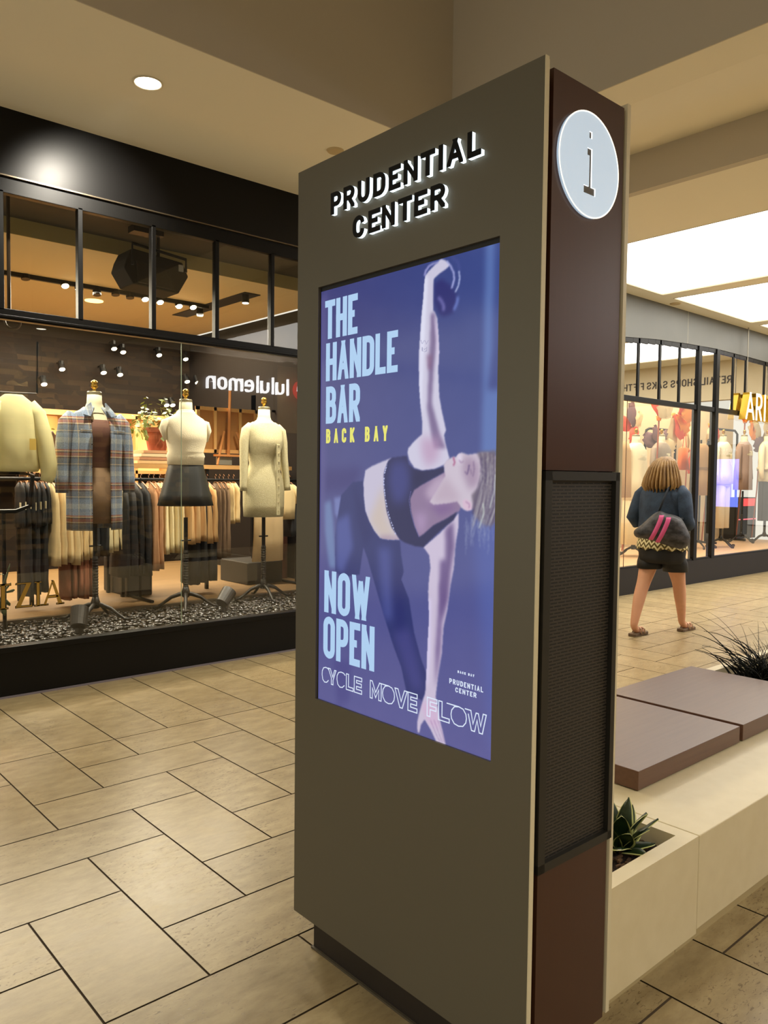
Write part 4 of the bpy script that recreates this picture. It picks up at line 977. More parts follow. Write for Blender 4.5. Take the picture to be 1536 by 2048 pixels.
# m2: white sleeveless sweater, dark skirt
x, y = 3.158, 6.07
white = mat('white_knit', (226, 214, 182), .9, bump=(180, .4)); 
t = dressform(x, y, .285, 2.028, 'mannequin in a white sleeveless cropped sweater and dark flared skirt', 'window mannequins', rotz=.3)
sw = top_secs(x, y, 2.028, .014, .52, .085)
sw = [(x,y,1.498,.146,.118),(x,y,1.50,.156,.124),(x,y,1.555,.158,.126),(x,y,1.57,.165,.132)]+[q for q in sw if q[2] > 1.6]
MB().loft(sw, 40).build('sweater', white, t, smooth=True)
MB().loft([(x,y,1.915,.078,.074),(x,y,1.955,.066,.066),(x,y,1.958,.058,.058)], 30).build('collar', white, t, smooth=True)
for s in (-1, 1): MB().tube([(x+s*.13,y,1.86),(x+s*.185,y,1.84),(x+s*.205,y,1.79),(x+s*.185,y-.01,1.70)], [.03,.038,.032,.015], 14).build('shoulder_cap', white, t, smooth=True)
MB().loft([(x,y,1.158,.236,.18,.03),(x,y,1.25,.215,.165,.02),(x,y,1.40,.175,.14,0),(x,y,1.50,.15,.118,0),(x,y,1.51,.146,.112,0)], 48, fold=(8, 0)).build('skirt', mat('black_skirt', (24, 24, 18), .5), t, smooth=True)
# m3: cream knit dress
x, y = 3.955, 6.11
oat = mat('oat_knit', (190, 180, 142), .95, noise=(90, .4, (160, 146, 106)), bump=(200, .5))
t = dressform(x, y, .285, 2.02, 'mannequin in a long-sleeved oatmeal knit button dress', 'window mannequins', rotz=.6)
ds = [(x,y,1.045,.192,.15),(x,y,1.15,.198,.155),(x,y,1.28,.200,.155),(x,y,1.38,.185,.145),(x,y,1.48,.148,.118),(x,y,1.53,.14,.11),(x,y,1.62,.156,.124),(x,y-.012,1.70,.174,.138),(x,y-.01,1.75,.176,.132),(x,y,1.82,.184,.112),(x,y,1.858,.178,.096),(x,y,1.882,.15,.084),(x,y,1.90,.112,.078)]
MB().loft(ds, 44).build('dress', oat, t, smooth=True)
for s in (-1, 1): MB().tube([(x+s*.14,y,1.865),(x+s*.185,y,1.82),(x+s*.205,y,1.72),(x+s*.212,y-.005,1.58),(x+s*.222,y-.02,1.44),(x+s*.232,y-.03,1.32),(x+s*.234,y-.032,1.28)], [.035,.046,.044,.04,.036,.033,.034], 16).build('sleeve', oat, t, smooth=True)
MB().box(x+.035, x+.075, y-.158, y-.145, 1.06, 1.70).build('button_band', oat, t, bevel=.004)
for k in range(9): MB().loft([(x+.055,y-.159,1.10+k*.073,.006,.004),(x+.055,y-.161,1.106+k*.073,.006,.004)], 8).build('button', mat('pale_button', (214, 200, 160), .4), t)
# ---------------------------------------------------------------- display shelf with rail
sh = thing('display_shelf', 'long wooden display shelf on black posts behind the window mannequins', 'shelf', (3.2, 7.1, IZ))
SY0, SY1 = 6.95, 7.35
MB().box(1.6, XS+.25, SY0, SY1, 1.475, 1.515).build('shelf_board', mat('light_wood', (186, 142, 84), .5, noise=(5, .4, (160, 118, 66), (.4, 6, 6))), sh)
MB().tube([(1.6, 7.15, 1.37), (XS+.25, 7.15, 1.37)], .014, 10).build('hanging_rail', blkm, sh)
for x in (2.2, 3.0, 3.86, 4.6):
    m2 = MB()
    m2.box(x-.015, x+.015, SY0+.02, SY0+.05, IZ, 1.475); m2.box(x-.015, x+.015, SY1-.05, SY1-.02, IZ, 1.475); m2.build('post', blkm, sh)
def hung(name, label, cat, x, y, zr, zb, depth, th, m, group=None, shoulder=.10, taper=1.0, yaw=0.0, tagm=None, kind='side'):
    """garment on a hanger, plane across the rail"""
    t = thing(name, label, cat, (x, y, zr), group); rs = random.Random(int(x*1000)+int(zb*100))
    z1 = zr-.06; L = z1-zb; secs = []
    for k in range(9):
        q = k/8; z = zb+L*q; d = depth*(1+(taper-1)*(1-q)); 
        if q > .86: d = depth*(1-(q-.86)/.14*(1-shoulder/depth))
        secs.append((x+rs.uniform(-.004, .004)+yaw*(1-q), y, z, th*(1.15-.5*q)*(1 if q < .97 else .5), d/2, .10*(1-q*.6)))
    MB().loft(secs, 26, fold=(7, rs.uniform(0, 6))).build('cloth', m, t, smooth=True)
    m2 = MB(); m2.tube([(x, y-depth*.42, z1-.05), (x, y-.03, z1+.005), (x, y, z1+.01), (x, y+.03, z1+.005), (x, y+depth*.42, z1-.05)], .006, 6)
    m2.tube([(x, y, z1+.01), (x, y, zr-.02), (x, y+.014, zr+.006), (x, y, zr+.024), (x, y-.014, zr+.008)], .0025, 6); m2.build('hanger', mat('wood_hanger', (140, 92, 50), .5), t)
    if tagm:
        MB().box(x-th-.012, x-th-.010, y-depth*.5-.03, y-depth*.5+.01, zb+L*.38, zb+L*.56).build('price_tag', tagm, t)
    return t
tagp = mat('paper_tag', (220, 206, 168), .7); 
creamk = mat('cream_cloth', (204, 178, 128), .9); ivory = mat('ivory_cloth', (216, 198, 150), .9); beige = mat('beige_cloth', (196, 156, 104), .9)
blackc = mat('black_cloth', (14, 12, 11), .7); rust = mat('rust_cloth', (132, 78, 50), .85); pinkb = mat('dusty_cloth', (170, 124, 84), .9); taupe = mat('taupe_cloth', (112, 88, 64), .9)
RY = 6.72
# free-standing rack close behind the mannequins
rk = thing('clothes_rack', 'black metal clothes rack behind the mannequins', 'clothes rack', (2.9, RY, IZ))
MB().tube([(1.35, RY, 1.37), (4.75, RY, 1.37)], .013, 10).build('rail', blkm, rk)
for x in (1.35, 3.05, 4.75):
    MB().tube([(x, RY, IZ+.03), (x, RY, 1.38)], .013, 8).build('upright', blkm, rk); MB().tube([(x, RY-.25, IZ+.015), (x, RY+.25, IZ+.015)], .014, 8).build('foot', blkm, rk)
def xat(px, y): return ony(px, 1000, y)[0]
def row(px0, px1, n, name, lab, cat, zb, depth, th, m, group, **k):
    for i in range(n):
        px = px0+(px1-px0)*(i/(max(1, n-1))); x = xat(px, RY-.1)
        pos = ['first from the left', 'second from the left', 'third from the left', 'fourth from the left', 'fifth from the left', 'sixth from the left', 'seventh from the left'][i]
        hung(name, lab+', '+pos, cat, x, RY, 1.40, zb+.012*((i*7) % 3), depth, th, m, group, **k)
row(48, 98, 6, 'hanging_blouse', 'black top with paper tag left of the plaid coat', 'top', .98, .24, .026, blackc, 'black tops with paper tags', tagm=tagp)
row(60, 92, 3, 'hanging_trousers', 'black trousers below the tagged tops', 'trousers', .42, .22, .03, blackc, 'black trousers')
row(110, 150, 4, 'hanging_cardigan', 'cream cardigan beside the plaid coat', 'cardigan', .66, .34, .034, creamk, 'cream cardigans by the plaid coat', taper=1.12)
row(160, 182, 3, 'hanging_cardigan', 'cream open cardigan partly behind the plaid coat', 'cardigan', .68, .28, .026, creamk, 'cream open cardigans')
row(138, 185, 5, 'hanging_dress', 'rust coloured long dress below the cream cardigans', 'dress', .36, .22, .03, rust, 'rust long dresses')
row(192, 212, 2, 'hanging_dress', 'black dress behind the mannequin pole', 'dress', .70, .26, .04, blackc, 'black dresses')
row(222, 243, 3, 'hanging_shirt', 'ivory shirt right of the mannequin pole', 'shirt', .74, .24, .024, ivory, 'ivory shirts')
row(250, 292, 4, 'hanging_skirt', 'black skirt between two mannequins', 'skirt', .52, .36, .05, blackc, 'black skirts')
row(308, 318, 2, 'hanging_coat', 'tan coat at the left of the sweaters', 'coat', .56, .34, .034, pinkb, 'tan coats')
row(330, 362, 4, 'hanging_sweater', 'ivory sweater behind the dark skirt', 'sweater', .70, .30, .03, ivory, 'ivory sweaters', taper=1.1)
row(378, 425, 5, 'hanging_sweater', 'beige sweater behind the dark skirt', 'sweater', .78, .34, .036, beige, 'beige sweaters', taper=1.1)
row(392, 425, 3, 'hanging_trousers', 'black trousers hanging below the beige sweaters', 'trousers', .40, .3, .05, blackc, 'black wide trousers')
row(442, 458, 3, 'hanging_trousers', 'taupe trousers left of the knit dress', 'trousers', .62, .22, .024, taupe, 'taupe trousers')
row(468, 478, 2, 'hanging_blouse', 'cream top left of the knit dress', 'top', .95, .22, .026, creamk, 'cream tops')
row(582, 590, 2, 'hanging_blouse', 'dark top at the kiosk edge', 'top', .80, .3, .04, blackc, 'dark tops')
# face-out cream trousers
x, y = ony(537, 1100, 6.5)[0], 6.5
t = thing('hanging_trousers', 'wide cream trousers hanging face-out below the knit dress', 'trousers', (x, y, 1.4)); 
MB().loft([(x-.01,y,.585,.175,.05,.05),(x,y,.8,.17,.05,.04),(x,y,1.05,.165,.05,.03),(x,y,1.3,.14,.045,.02),(x,y,1.36,.13,.04,0)], 40, fold=(6, 1)).build('cloth', mat('pale_trouser', (214, 184, 136), .85), t, smooth=True)
MB().tube([(x-.14,y,1.37),(x,y,1.40),(x+.14,y,1.37)], .006, 6).build('hanger', MATS['wood_hanger'], t)
x = ony(572, 1000, 6.6)[0]; t = thing('hanging_blouse', 'cream gathered short-sleeved top right of the knit dress', 'top', (x, 6.6, 1.4))
MB().loft([(x,6.6,.98,.10,.05,.08),(x,6.6,1.1,.11,.05,.06),(x,6.6,1.25,.12,.05,.05),(x,6.6,1.33,.09,.04,0)], 30, fold=(9, 1)).build('cloth', creamk, t, smooth=True)
MB().tube([(x+.07,6.6,1.30),(x+.14,6.58,1.22),(x+.15,6.57,1.14)], [.04,.05,.045], 12).build('sleeve', creamk, t, smooth=True)
# dark display plinth, mid-floor
for a, b, z1, lab in ((250, 300, .62, 'low black plinth between the first two mannequins'), (490, 560, .52, 'low dark plinth below the cream trousers')):
    xa = ony(a, 1100, 7.0)[0]; xb = ony(b, 1100, 7.0)[0]
    t = MB().box(xa, xb, 6.95, 7.5, IZ, z1).build('display_plinth', mat('plinth_dark', (24, 20, 16), .5), bevel=.01); tag(t, lab, 'plinth')
# sweatshirt at the left edge on a rack
x, y = ony(28, 860, 5.95)[0], 5.95
t = thing('sweatshirt', 'cream crew-neck sweatshirt hanging at the left edge of the window', 'sweatshirt', (x, y, 1.95))
swc = mat('sweat_cloth', (214, 204, 148), .9)
MB().loft([(x,y,1.425,.155,.09,.03),(x,y,1.45,.17,.10,.03),(x,y,1.47,.175,.11,.04),(x,y,1.65,.17,.10,.03),(x,y,1.80,.165,.09,.02),(x,y,1.90,.15,.075,0),(x,y,1.955,.08,.05,0),(x,y,1.97,.06,.045,0)], 40, fold=(7, 2)).build('cloth', swc, t, smooth=True)
for s in (-1, 1): MB().tube([(x+s*.10,y,1.91),(x+s*.15,y-.01,1.84),(x+s*.19,y-.04,1.66),(x+s*.215,y-.06,1.48),(x+s*.215,y-.06,1.40),(x+s*.20,y-.055,1.355)], [.05,.066,.064,.06,.05,.042], 18).build('sleeve', swc, t, smooth=True)
MB().box(x+.07, x+.115, y-.112, y-.110, 1.58, 1.66).build('swing_tag', mat('yellow_tag', (214, 180, 84), .6), t)
t = thing('clothes_rack', 'black metal rack with curved arm at the left edge of the window', 'clothes rack', (x, y+.1, IZ))
MB().tube([(x-.5,y,1.98),(x,y,1.98),(x+.16,y,1.99),(x+.165,y,2.36)], .008, 8).build('hook_rail', blkm, t)
MB().tube([(x-.5,y+.05,1.14),(x+.02,y+.05,1.14),(x+.12,y+.05,1.18),(x+.14,y+.05,1.40),(x+.05,y+.05,1.42),(x-.5,y+.05,1.42)], .016, 10).build('tube_frame', blkm, t)
MB().tube([(x-.06,y+.05,1.14),(x-.06,y+.05,IZ)], .014, 8).build('post', blkm, t)
# plant pot, books, driftwood, easel on the shelf
def pt(px, py, y): q = ony(px, py, y); return q
terr = mat('terracotta', (150, 74, 42), .7); grn = mat('leaf_green', (96, 110, 44), .5, noise=(20, .6, (150, 160, 70)))
bx = pt(316, 900, 7.1)[0]
for k in range(4):
    o = MB().box(bx-.26+.02*k, bx+.24-.015*k, 6.98, 7.28, 1.517+.032*k, 1.545+.032*k).build('book', mat('book_%s' % 'abcd'[k], [(206,170,120),(170,120,86),(214,190,150),(190,140,100)][k], .7), bevel=.002)
    tag(o, ['lowest book of the pile', 'second book up in the pile', 'third book up in the pile', 'topmost book of the pile'][k]+' under the terracotta pot', 'book', 'books under the pot')
z0 = 1.517+.128
t = thing('potted_plant', 'leafy green plant in a terracotta pot on books between mannequins', 'plant', (bx, 7.12, z0))
MB().loft([(bx,7.12,z0,.085,.085),(bx,7.12,z0+.17,.115,.115),(bx,7.12,z0+.17,.125,.125),(bx,7.12,z0+.215,.128,.128)], 28).build('pot', terr, t)
rs = random.Random(6); m2 = MB()
def leafblob(m2, c, n, r, L, W, rs):
    for k in range(n):
        d = Vector((rs.gauss(0, 1), rs.gauss(0, 1), rs.gauss(.1, .8))).normalized(); p = Vector(c)+d*r*rs.uniform(.3, 1); s = d.cross(Vector((rs.gauss(0, 1), rs.gauss(0, 1), 1))).normalized(); e = d*.6+Vector((0, 0, -.4)); l = L*rs.uniform(.6, 1.2)
        m2.add([p, p+e*l*.5+s*W, p+e*l, p+e*l*.5-s*W], [(0,1,2,3)])
leafblob(m2, (bx, 7.1, z0+.30), 130, .22, .09, .03, rs); leafblob(m2, (bx-.22, 7.06, z0+.2), 40, .12, .08, .028, rs); o = m2.build('foliage', grn, t); o['kind'] = 'stuff'
t = thing('driftwood_branch', 'twisted brown driftwood branch standing on the shelf left of the plaid coat', 'branch', (pt(105, 910, 7.1)[0], 7.1, 1.515)); dw = mat('driftwood', (104, 68, 34), .8, noise=(20, .7, (60, 40, 22)))
a = pt(70, 866, 7.1); b = pt(103, 868, 7.1); c = pt(112, 885, 7.1); d = pt(100, 900, 7.1); e = pt(82, 918, 7.1); f = pt(118, 855, 7.1)
MB().tube([a, b, c, d, e], [.012, .03, .035, .03, .018], 8).build('branch', dw, t, smooth=True); MB().tube([c, f], [.025, .01], 8).build('twig', dw, t, smooth=True)
m2 = MB(); leafblob(m2, pt(112, 893, 7.2), 60, .16, .1, .02, rs); o = m2.build('fern', grn, t); o['kind'] = 'stuff'
# easel with canvas back
t = thing('wooden_easel', 'wooden easel holding a framed canvas seen from behind', 'easel', (pt(445, 920, 7.15)[0], 7.15, 1.515)); ew = mat('easel_wood', (176, 116, 58), .6); cv = mat('canvas_back', (158, 110, 54), .8); cf = mat('canvas_frame', (200, 158, 96), .6)
q = lambda px, py: (pt(px, py, 7.15)[0], pt(px, py, 7.15)[2])
xL, zT = q(390, 812); xR, _ = q(512, 812); _, zB = q(400, 905)
MB().box(xL, xR, 7.14, 7.15, zB, zT).build('canvas', cv, t); m2 = MB(); 
for bb in ((xL, xR, zT-.035, zT), (xL, xR, zB, zB+.035), (xL, xL+.035, zB, zT), (xR-.035, xR, zB, zT), ((xL+xR)/2-.16, (xL+xR)/2-.13, zB, zT), ((xL+xR)/2+.13, (xL+xR)/2+.16, zB, zT)): m2.box(bb[0], bb[1], 7.115, 7.14, bb[2], bb[3])
m2.build('stretcher_frame', cf, t)
xm, zt_ = q(455, 782); m2 = MB(); m2.tube([(xm, 7.10, zt_), (xm-.03, 7.08, 1.53)], .017, 4); m2.build('mast', ew, t)
for s in (-1, 1): MB().tube([(xm+s*.07, 7.09, zB+.22), (xm+s*.2, 7.0, 1.52)], .012, 4).build('leg', ew, t)
MB().box(xm-.2, xm+.2, 7.0, 7.08, zB-.035, zB-.015).build('ledge', ew, t)
t = MB().box(pt(432, 0+915, 7.05)[0], pt(462, 915, 7.05)[0], 7.03, 7.05, 1.52, 1.60).build('picture_card', mat('grey_card', (110, 108, 96), .5), bevel=.002); tag(t, 'small grey picture card leaning at the foot of the easel', 'card')
# dark niche with coats at the right
xn = pt(556, 900, 7.6)[0]
MB().box(xn, XS+.4, 7.9, 8.0, IZ, 2.35).build('wall_shop', mat('niche', (22, 16, 12), .7))['kind'] = 'structure'
for i, px in enumerate((562, 570, 578, 586, 594)):
    x = pt(px, 900, 7.5)[0]; hung('hanging_coat', 'dark brown coat on the high rail next to the kiosk, '+['first', 'second', 'third', 'fourth', 'fifth'][i]+' from the left', 'coat', x, 7.5, 2.14, 1.52, .36, .045, mat('dark_coat', (46, 32, 22), .85), 'coats on the high rail')
t = MB().tube([(xn, 7.5, 2.14), (XS+.35, 7.5, 2.14)], .014, 10).build('hanging_rail', blkm); tag(t, 'black high rail carrying dark coats beside the kiosk', 'rail')
# cartons / wooden drawer block right
t = MB().box(pt(565, 1000, 7.3)[0], XS+.2, 7.2, 7.6, IZ, 1.45).build('wooden_cabinet', mat('red_wood', (74, 38, 20), .6)); tag(t, 'dark reddish wooden cabinet right of the knit dress', 'cabinet')
# ---------------------------------------------------------------- ceiling equipment
def onceil(px, py, z=3.18): return onz(px, py, z)
tr = thing('light_track', 'long black lighting track on the tan shop ceiling', 'track', (2.8, 7.4, 3.18)); a = onceil(0, 540); b = onceil(400, 607)
ty = (a[1]+b[1])/2
MB().box(a[0]-.6, b[0]+.1, ty-.018, ty+.018, 3.142, 3.18).build('track_bar', blkm, tr)
bulb = mat('lamp_bulb', (255, 240, 200), .4, emit=(255, 236, 190), estr=22)
def tracklamp(px, py, lit, lab, z=3.06, yy=None, aim=None):
    yy = yy or ty; q = ony(px, py, yy); x, y, zz = q
    t = thing('track_spotlight', lab, 'spotlight', (x, y, zz), 'track spotlights'); d = Vector(aim or (0, -.5, -.85)).normalized(); c = Vector((x, y, zz))
    MB().tube([c-d*.10, c-d*.09, c-d*.0, c+d*.012], [.02, .034, .038, .038], 14).build('lamp_head', blkm, t)
    if lit: MB().tube([c+d*.0125, c+d*.016], [.032, .03], 14).build('bulb', bulb, t)
    MB().box(x-.012, x+.012, y-.012, y+.012, zz+.03, 3.15 if yy == ty else zz+.09).build('bracket', blkm, t)
    if yy != ty: MB().box(x-.006, x+.006, y, 9.5, zz+.07, zz+.085).build('wall_arm', blkm, t)
    return c, d
lit = [(130, 570), (158, 577), (290, 597), (320, 603), (358, 611), (386, 613)]
nm = ['first', 'second', 'third', 'fourth', 'fifth', 'sixth']
LP = []
for i, (px, py) in enumerate(lit): LP.append(tracklamp(px, py, True, 'lit spotlight on the long ceiling track, %s lit one from the left' % nm[i]))
for i, (px, py) in enumerate(((51, 556), (194, 588), (231, 588), (260, 594))): tracklamp(px, py, False, 'unlit black fitting on the long ceiling track, %s unlit one from the left' % nm[i], aim=(0, -.2, -.95))
# recessed cross slot
A_ = onceil(357, 631); B_ = onceil(497, 585); xs = (A_[0]+B_[0])/2
t = thing('recessed_light_slot', 'black recessed slot crossing the end of the ceiling track', 'light slot', (xs, (A_[1]+B_[1])/2, 3.18)); y_a, y_b = min(A_[1], B_[1]), max(A_[1], B_[1])
MB().box(xs-.06, xs+.12, y_a, y_b, 3.172, 3.181).build('slot', blackk, t)
for i, (px, py) in enumerate(((400, 631), (491, 606))):
    d = ray(px, py); tt = xs/d[0]; p = (xs, d[1]*tt, HC+d[2]*tt); t2 = thing('track_spotlight', 'lit spotlight in the black ceiling slot, %s end' % ('near' if i == 0 else 'far'), 'spotlight', p, 'slot spotlights')
    MB().tube([Vector(p)+Vector((0,0,.08)), Vector(p)], .035, 12).build('lamp_head', blkm, t2); MB().tube([Vector(p), Vector(p)-Vector((0,0,.004))], .03, 12).build('bulb', bulb, t2)
# smaller made-up lamps standing in for lights mirrored in the glass
for i, (px, py) in enumerate(((228, 696), (246, 703), (318, 709), (371, 717), (124, 737), (207, 744), (240, 748), (88, 767), (333, 809), (345, 809), (374, 762), (395, 764))):
    tracklamp(px, py, True, 'small lit spotlight deep in the shop above the shelving, number %s from the top left' % ['one','two','three','four','five','six','seven','eight','nine','ten','eleven','twelve'][i], yy=9.36-.004*i)
# hanging projector
c = ony(300, 548, 5.93); px_, py_, pz_ = c
t = thing('ceiling_projector', 'large black angular projector hanging from the shop ceiling', 'projector', (px_, py_, 3.30)); pm = mat('projector', (28, 24, 18), .8, spec=.1)
mb = MB(); pl = [(-.30, .06), (-.25, .145), (.27, .11), (.33, .0), (.22, -.155), (-.24, -.14), (-.33, -.02)]
mb.prism(pl, -.13, .13, lambda u, v, d: (px_+u*.80, py_+d+ (0.05*v), pz_+v*.95)); mb.build('body', pm, t, bevel=.01)
mb = MB(); mb.prism([(-.2, -.13), (.18, -.145), (.1, .02), (-.22, .05)], -.155, -.125, lambda u, v, d: (px_+u*.8, py_+d, pz_+v*.9)); mb.build('front_cover', mat('projector_face', (38, 32, 23), .8, spec=.1), t, bevel=.008)
m2 = MB(); m2.tube([(px_-.22, py_-.17, pz_-.0), (px_-.22, py_-.17, pz_+.16), (px_+.22, py_-.17, pz_+.12), (px_+.22, py_-.17, pz_+.02)], .012, 6); m2.build('yoke', blkm, t)
m2 = MB(); m2.tube([(px_+.02, py_-.1, pz_+.12), (px_+.02, py_-.1, 3.30)], .014, 8); m2.box(px_-.2, px_+.04, py_-.16, py_-.05, 3.25, 3.30); m2.build('hanging_arm', blkm, t)
MB().box(px_+.16, px_+.2, py_-.17, py_-.16, pz_+.02, pz_+.07).build('label_plate', mat('plate', (150, 150, 140), .4), t)
# hanging pole at far left with ring
t = thing('hanging_pole', 'thin dark pole with a ring hanging in the left corner of the window', 'pole', (ony(17, 500, 5.6)[0], 5.6, 3.3)); hx = ony(17, 500, 5.6)[0]
MB().tube([(hx, 5.6, 3.3), (hx, 5.6, 2.45)], .012, 8).build('pole', mat('bronze_rod', (56, 44, 30), .4, metal=.5), t)
ring = [(hx+.02+.05*math.cos(a), 5.6, 2.42+.05*math.sin(a)) for a in np.linspace(0, 2*PI, 17)]; MB().tube(ring, .009, 6).build('ring', MATS['bronze_rod'], t)
t = MB().loft([(*onz(75, 640, 3.16)[:2], 3.13, .04, .04), (*onz(75, 640, 3.16)[:2], 3.18, .08, .08)], 20).build('smoke_detector', mat('detector', (190, 170, 130), .5)); tag(t, 'small cream smoke detector above the sweatshirt', 'smoke detector')
t = MB().loft([(*onz(188, 603, 3.17)[:2], 3.172, .09, .09), (*onz(188, 603, 3.17)[:2], 3.18, .09, .09)], 20).build('ceiling_lamp', mat('flush_lamp', (240, 200, 130), .5, emit=(255, 220, 150), estr=2)); tag(t, 'round flush cream lamp on the shop ceiling', 'ceiling lamp')
# gold lettering on the glass
gold = mat('gold_leaf', (176, 142, 66), .35, metal=.7)
a = ony(125, 1207, 5.255); b = ony(127, 1160, 5.255); h = b[2]-a[2]
fg = lambda u, v, d: (a[0]+u, 5.2595-d, a[2]+v)
t = thing('window_lettering', 'gold capital letters low on the left shop window', 'lettering', (a[0], 5.255, a[2]))
outm = mat('gold_outline', (12, 10, 8), .5)
# thick and thin strokes of a display capital set
def gl(ch, polys, u0, w):
    m2 = MB(); m3 = MB()
    for p in polys:
        m2.prism([(u0+x*w, y*h) for x, y in p], .0004, .0016, fg)
        cxx = sum(x for x, y in p)/len(p); cyy = sum(y for x, y in p)/len(p)
        m3.prism([(u0+x*w+.004*(1 if x > cxx else -1), y*h+.004*(1 if y > cyy else -1)) for x, y in p], .0001, .0003, fg)
    o = m2.build('gold_letter', gold, t); m3.build('letter_outline', outm, o)
X1 = lambda px, py: ony(px, py, 5.255)[0]-a[0]
gl('A', [[(.0,0),(.12,0),(.5,1),(.44,1)], [(.44,1),(.56,1),(1,0),(.78,0)], [(.22,.3),(.8,.3),(.76,.38),(.26,.38)], [(-.08,0),(.22,0),(.22,.03),(-.08,.03)], [(.7,0),(1.08,0),(1.08,.03),(.7,.03)]], X1(88, 1207), X1(125, 1207)-X1(88, 1207))
gl('I', [[(.3,0),(.7,0),(.7,1),(.3,1)], [(0,0),(1,0),(1,.03),(0,.03)], [(0,.97),(1,.97),(1,1),(0,1)]], X1(70, 1207), .042)
gl('Z', [[(0,.96),(1,.96),(1,1),(.05,1)], [(.7,.97),(1,.97),(.3,.03),(0,.03)], [(0,0),(1,0),(1,.05),(0,.05)], [(1,0),(1.04,0),(1.04,.2),(1,.1)]], X1(32, 1207), X1(63, 1207)-X1(32, 1207))
gl('T', [[(.36,0),(.62,0),(.62,1),(.36,1)], [(0,.95),(1,.95),(1,1),(0,1)], [(.2,0),(.8,0),(.8,.03),(.2,.03)]], X1(-8, 1207), X1(22, 1207)-X1(-8, 1207))
gl('I', [[(.3,0),(.7,0),(.7,1),(.3,1)]], X1(-20, 1207), .042)
gl('R', [[(0,0),(.25,0),(.25,1),(0,1)], [(.25,.9),(.9,.9),(.9,1),(.25,1)], [(.7,.5),(.95,.5),(.95,1),(.7,1)], [(.25,.48),(.9,.48),(.9,.56),(.25,.56)], [(.5,.5),(.7,.5),(1.05,0),(.8,0)]], X1(-45, 1207), .1)
# leafy plant at the left corner of the window
t = thing('window_plant', 'dark leafy plant at the lower left corner of the window', 'plant', (ony(-8, 1200, 5.5)[0], 5.5, .29)); bx_ = ony(-8, 1200, 5.5)[0]
pg = mat('pale_leaf', (70, 84, 56), .4)
for k, (px, py, dx) in enumerate(((20, 1127, .10), (14, 1145, .09), (22, 1165, .11), (30, 1180, .1), (20, 1212, .08), (10, 1232, .09), (8, 1150, .07))):
    e = ony(px, py, 5.5); s0 = Vector((bx_, 5.5, .35+.05*k)); E_ = Vector(e); mid_ = (s0+E_)/2+Vector((0, 0, .06)); m2 = MB()
    m2.tube([s0, mid_, E_-(E_-mid_)*.2, E_], [.003, .012, .018, .002], 6, .25, up=(0, -.3, 1)); m2.build('leaf', pg, t, smooth=True)
MB().tube([(bx_, 5.5, .27), (bx_, 5.5, .75)], .01, 6).build('stem', dw, t)
# light inside: track lamps, plus added spots and area lights without fittings
for i, (c, d) in enumerate(LP): spot_light('track_lamp', c+d*.03, (c.x, 6.4, 1.2), TRP, (1, .91, .70), 70, .7, .04)
for x in (2.1, 3.5, 4.25): spot_light('added_window_spot', (x, 5.62, 3.25), (x-.1, 6.1, 1.5), WLP, (1, .94, .77), 75, .8, .05)  # spots without fittings, added to brighten the mannequins
area_light('shop_lamps', (2.6, 8.2, 3.12), 4.5, 1.6, SHP, (1, .89, .66))
area_light('shop_lamps', (2.6, 8.9, 2.06), 4.0, .2, SHP*.12, (1, .74, .42), (math.radians(30), 0, 0))
# ================================================================ right shop interior
rw = mat('right_wall', (206, 186, 148), .85)
mb = MB(); mb.box(XS+.5, 15, 6.9, 7.0, .2, 3.9); struct(mb.build('wall_display', rw), 'cream rear wall of the right window display')
mb = MB(); mb.box(XS+.5, 15, 5.62, 7.0, 3.75, 3.85); struct(mb.build('ceiling', mat('pale_ceiling', (220, 210, 180), .8)), 'pale ceiling of the right window display')
mb = MB(); mb.box(XS+.5, 15, 5.32, 7.0, .2, .33); struct(mb.build('floor', mat('display_floor', (206, 170, 130), .5)), 'pale wood platform of the right window display')
mb = MB(); mb.box(XS+.5, 15, 6.88, 6.9, .33, .60); struct(mb.build('baseboard_back', mat('base_cream', (190, 170, 136), .7)))
def rpos(px, py, y): return ony(px, py, y)
RYD = 6.1
def rmann(px, y, label, coat=None, body=None, skirt=None, hem=.9, trousers=None, sleeves=True, topm=None, shx=.0):
    q = ony(px, 872, y); x = q[0]; zt = q[2]
    t = dressform(x, y, .33, zt, label, 'right window mannequins', rollers=True, rotz=.4)
    if body:
        secs = [(x,y,zt-hem,.20,.15,.03),(x,y,zt-.62,.19,.145,.02),(x,y,zt-.45,.165,.13,.01),(x,y,zt-.3,.178,.135,0),(x,y,zt-.2,.185,.115,0),(x,y,zt-.155,.178,.095,0),(x,y,zt-.12,.12,.08,0),(x,y,zt-.10,.08,.07,0)]
        MB().loft(secs, 36, fold=(7, px)).build('jacket', body, t, smooth=True)
        if sleeves:
            for s in (-1, 1): MB().tube([(x+s*.14,y,zt-.165),(x+s*.2,y,zt-.21),(x+s*.225,y,zt-.4),(x+s*.235,y-.01,zt-.6),(x+s*.235,y-.03,zt-.76)], [.035,.052,.05,.045,.04], 14).build('sleeve', body, t, smooth=True)
    if skirt: MB().loft([(x,y,zt-1.52,.24,.17,.06),(x,y,zt-1.1,.20,.15,.04),(x,y,zt-.7,.185,.14,0),(x,y,zt-.55,.14,.11,0)], 44, fold=(9, px)).build('skirt', skirt, t, smooth=True)
    if trousers:
        for s in (-1, 1): MB().tube([(x+s*.07,y,zt-.7),(x+s*.085,y,zt-1.0),(x+s*.09,y,zt-1.5)], [.095,.09,.085], 16).build('trouser_leg', trousers, t, smooth=True)
    return t, x, zt
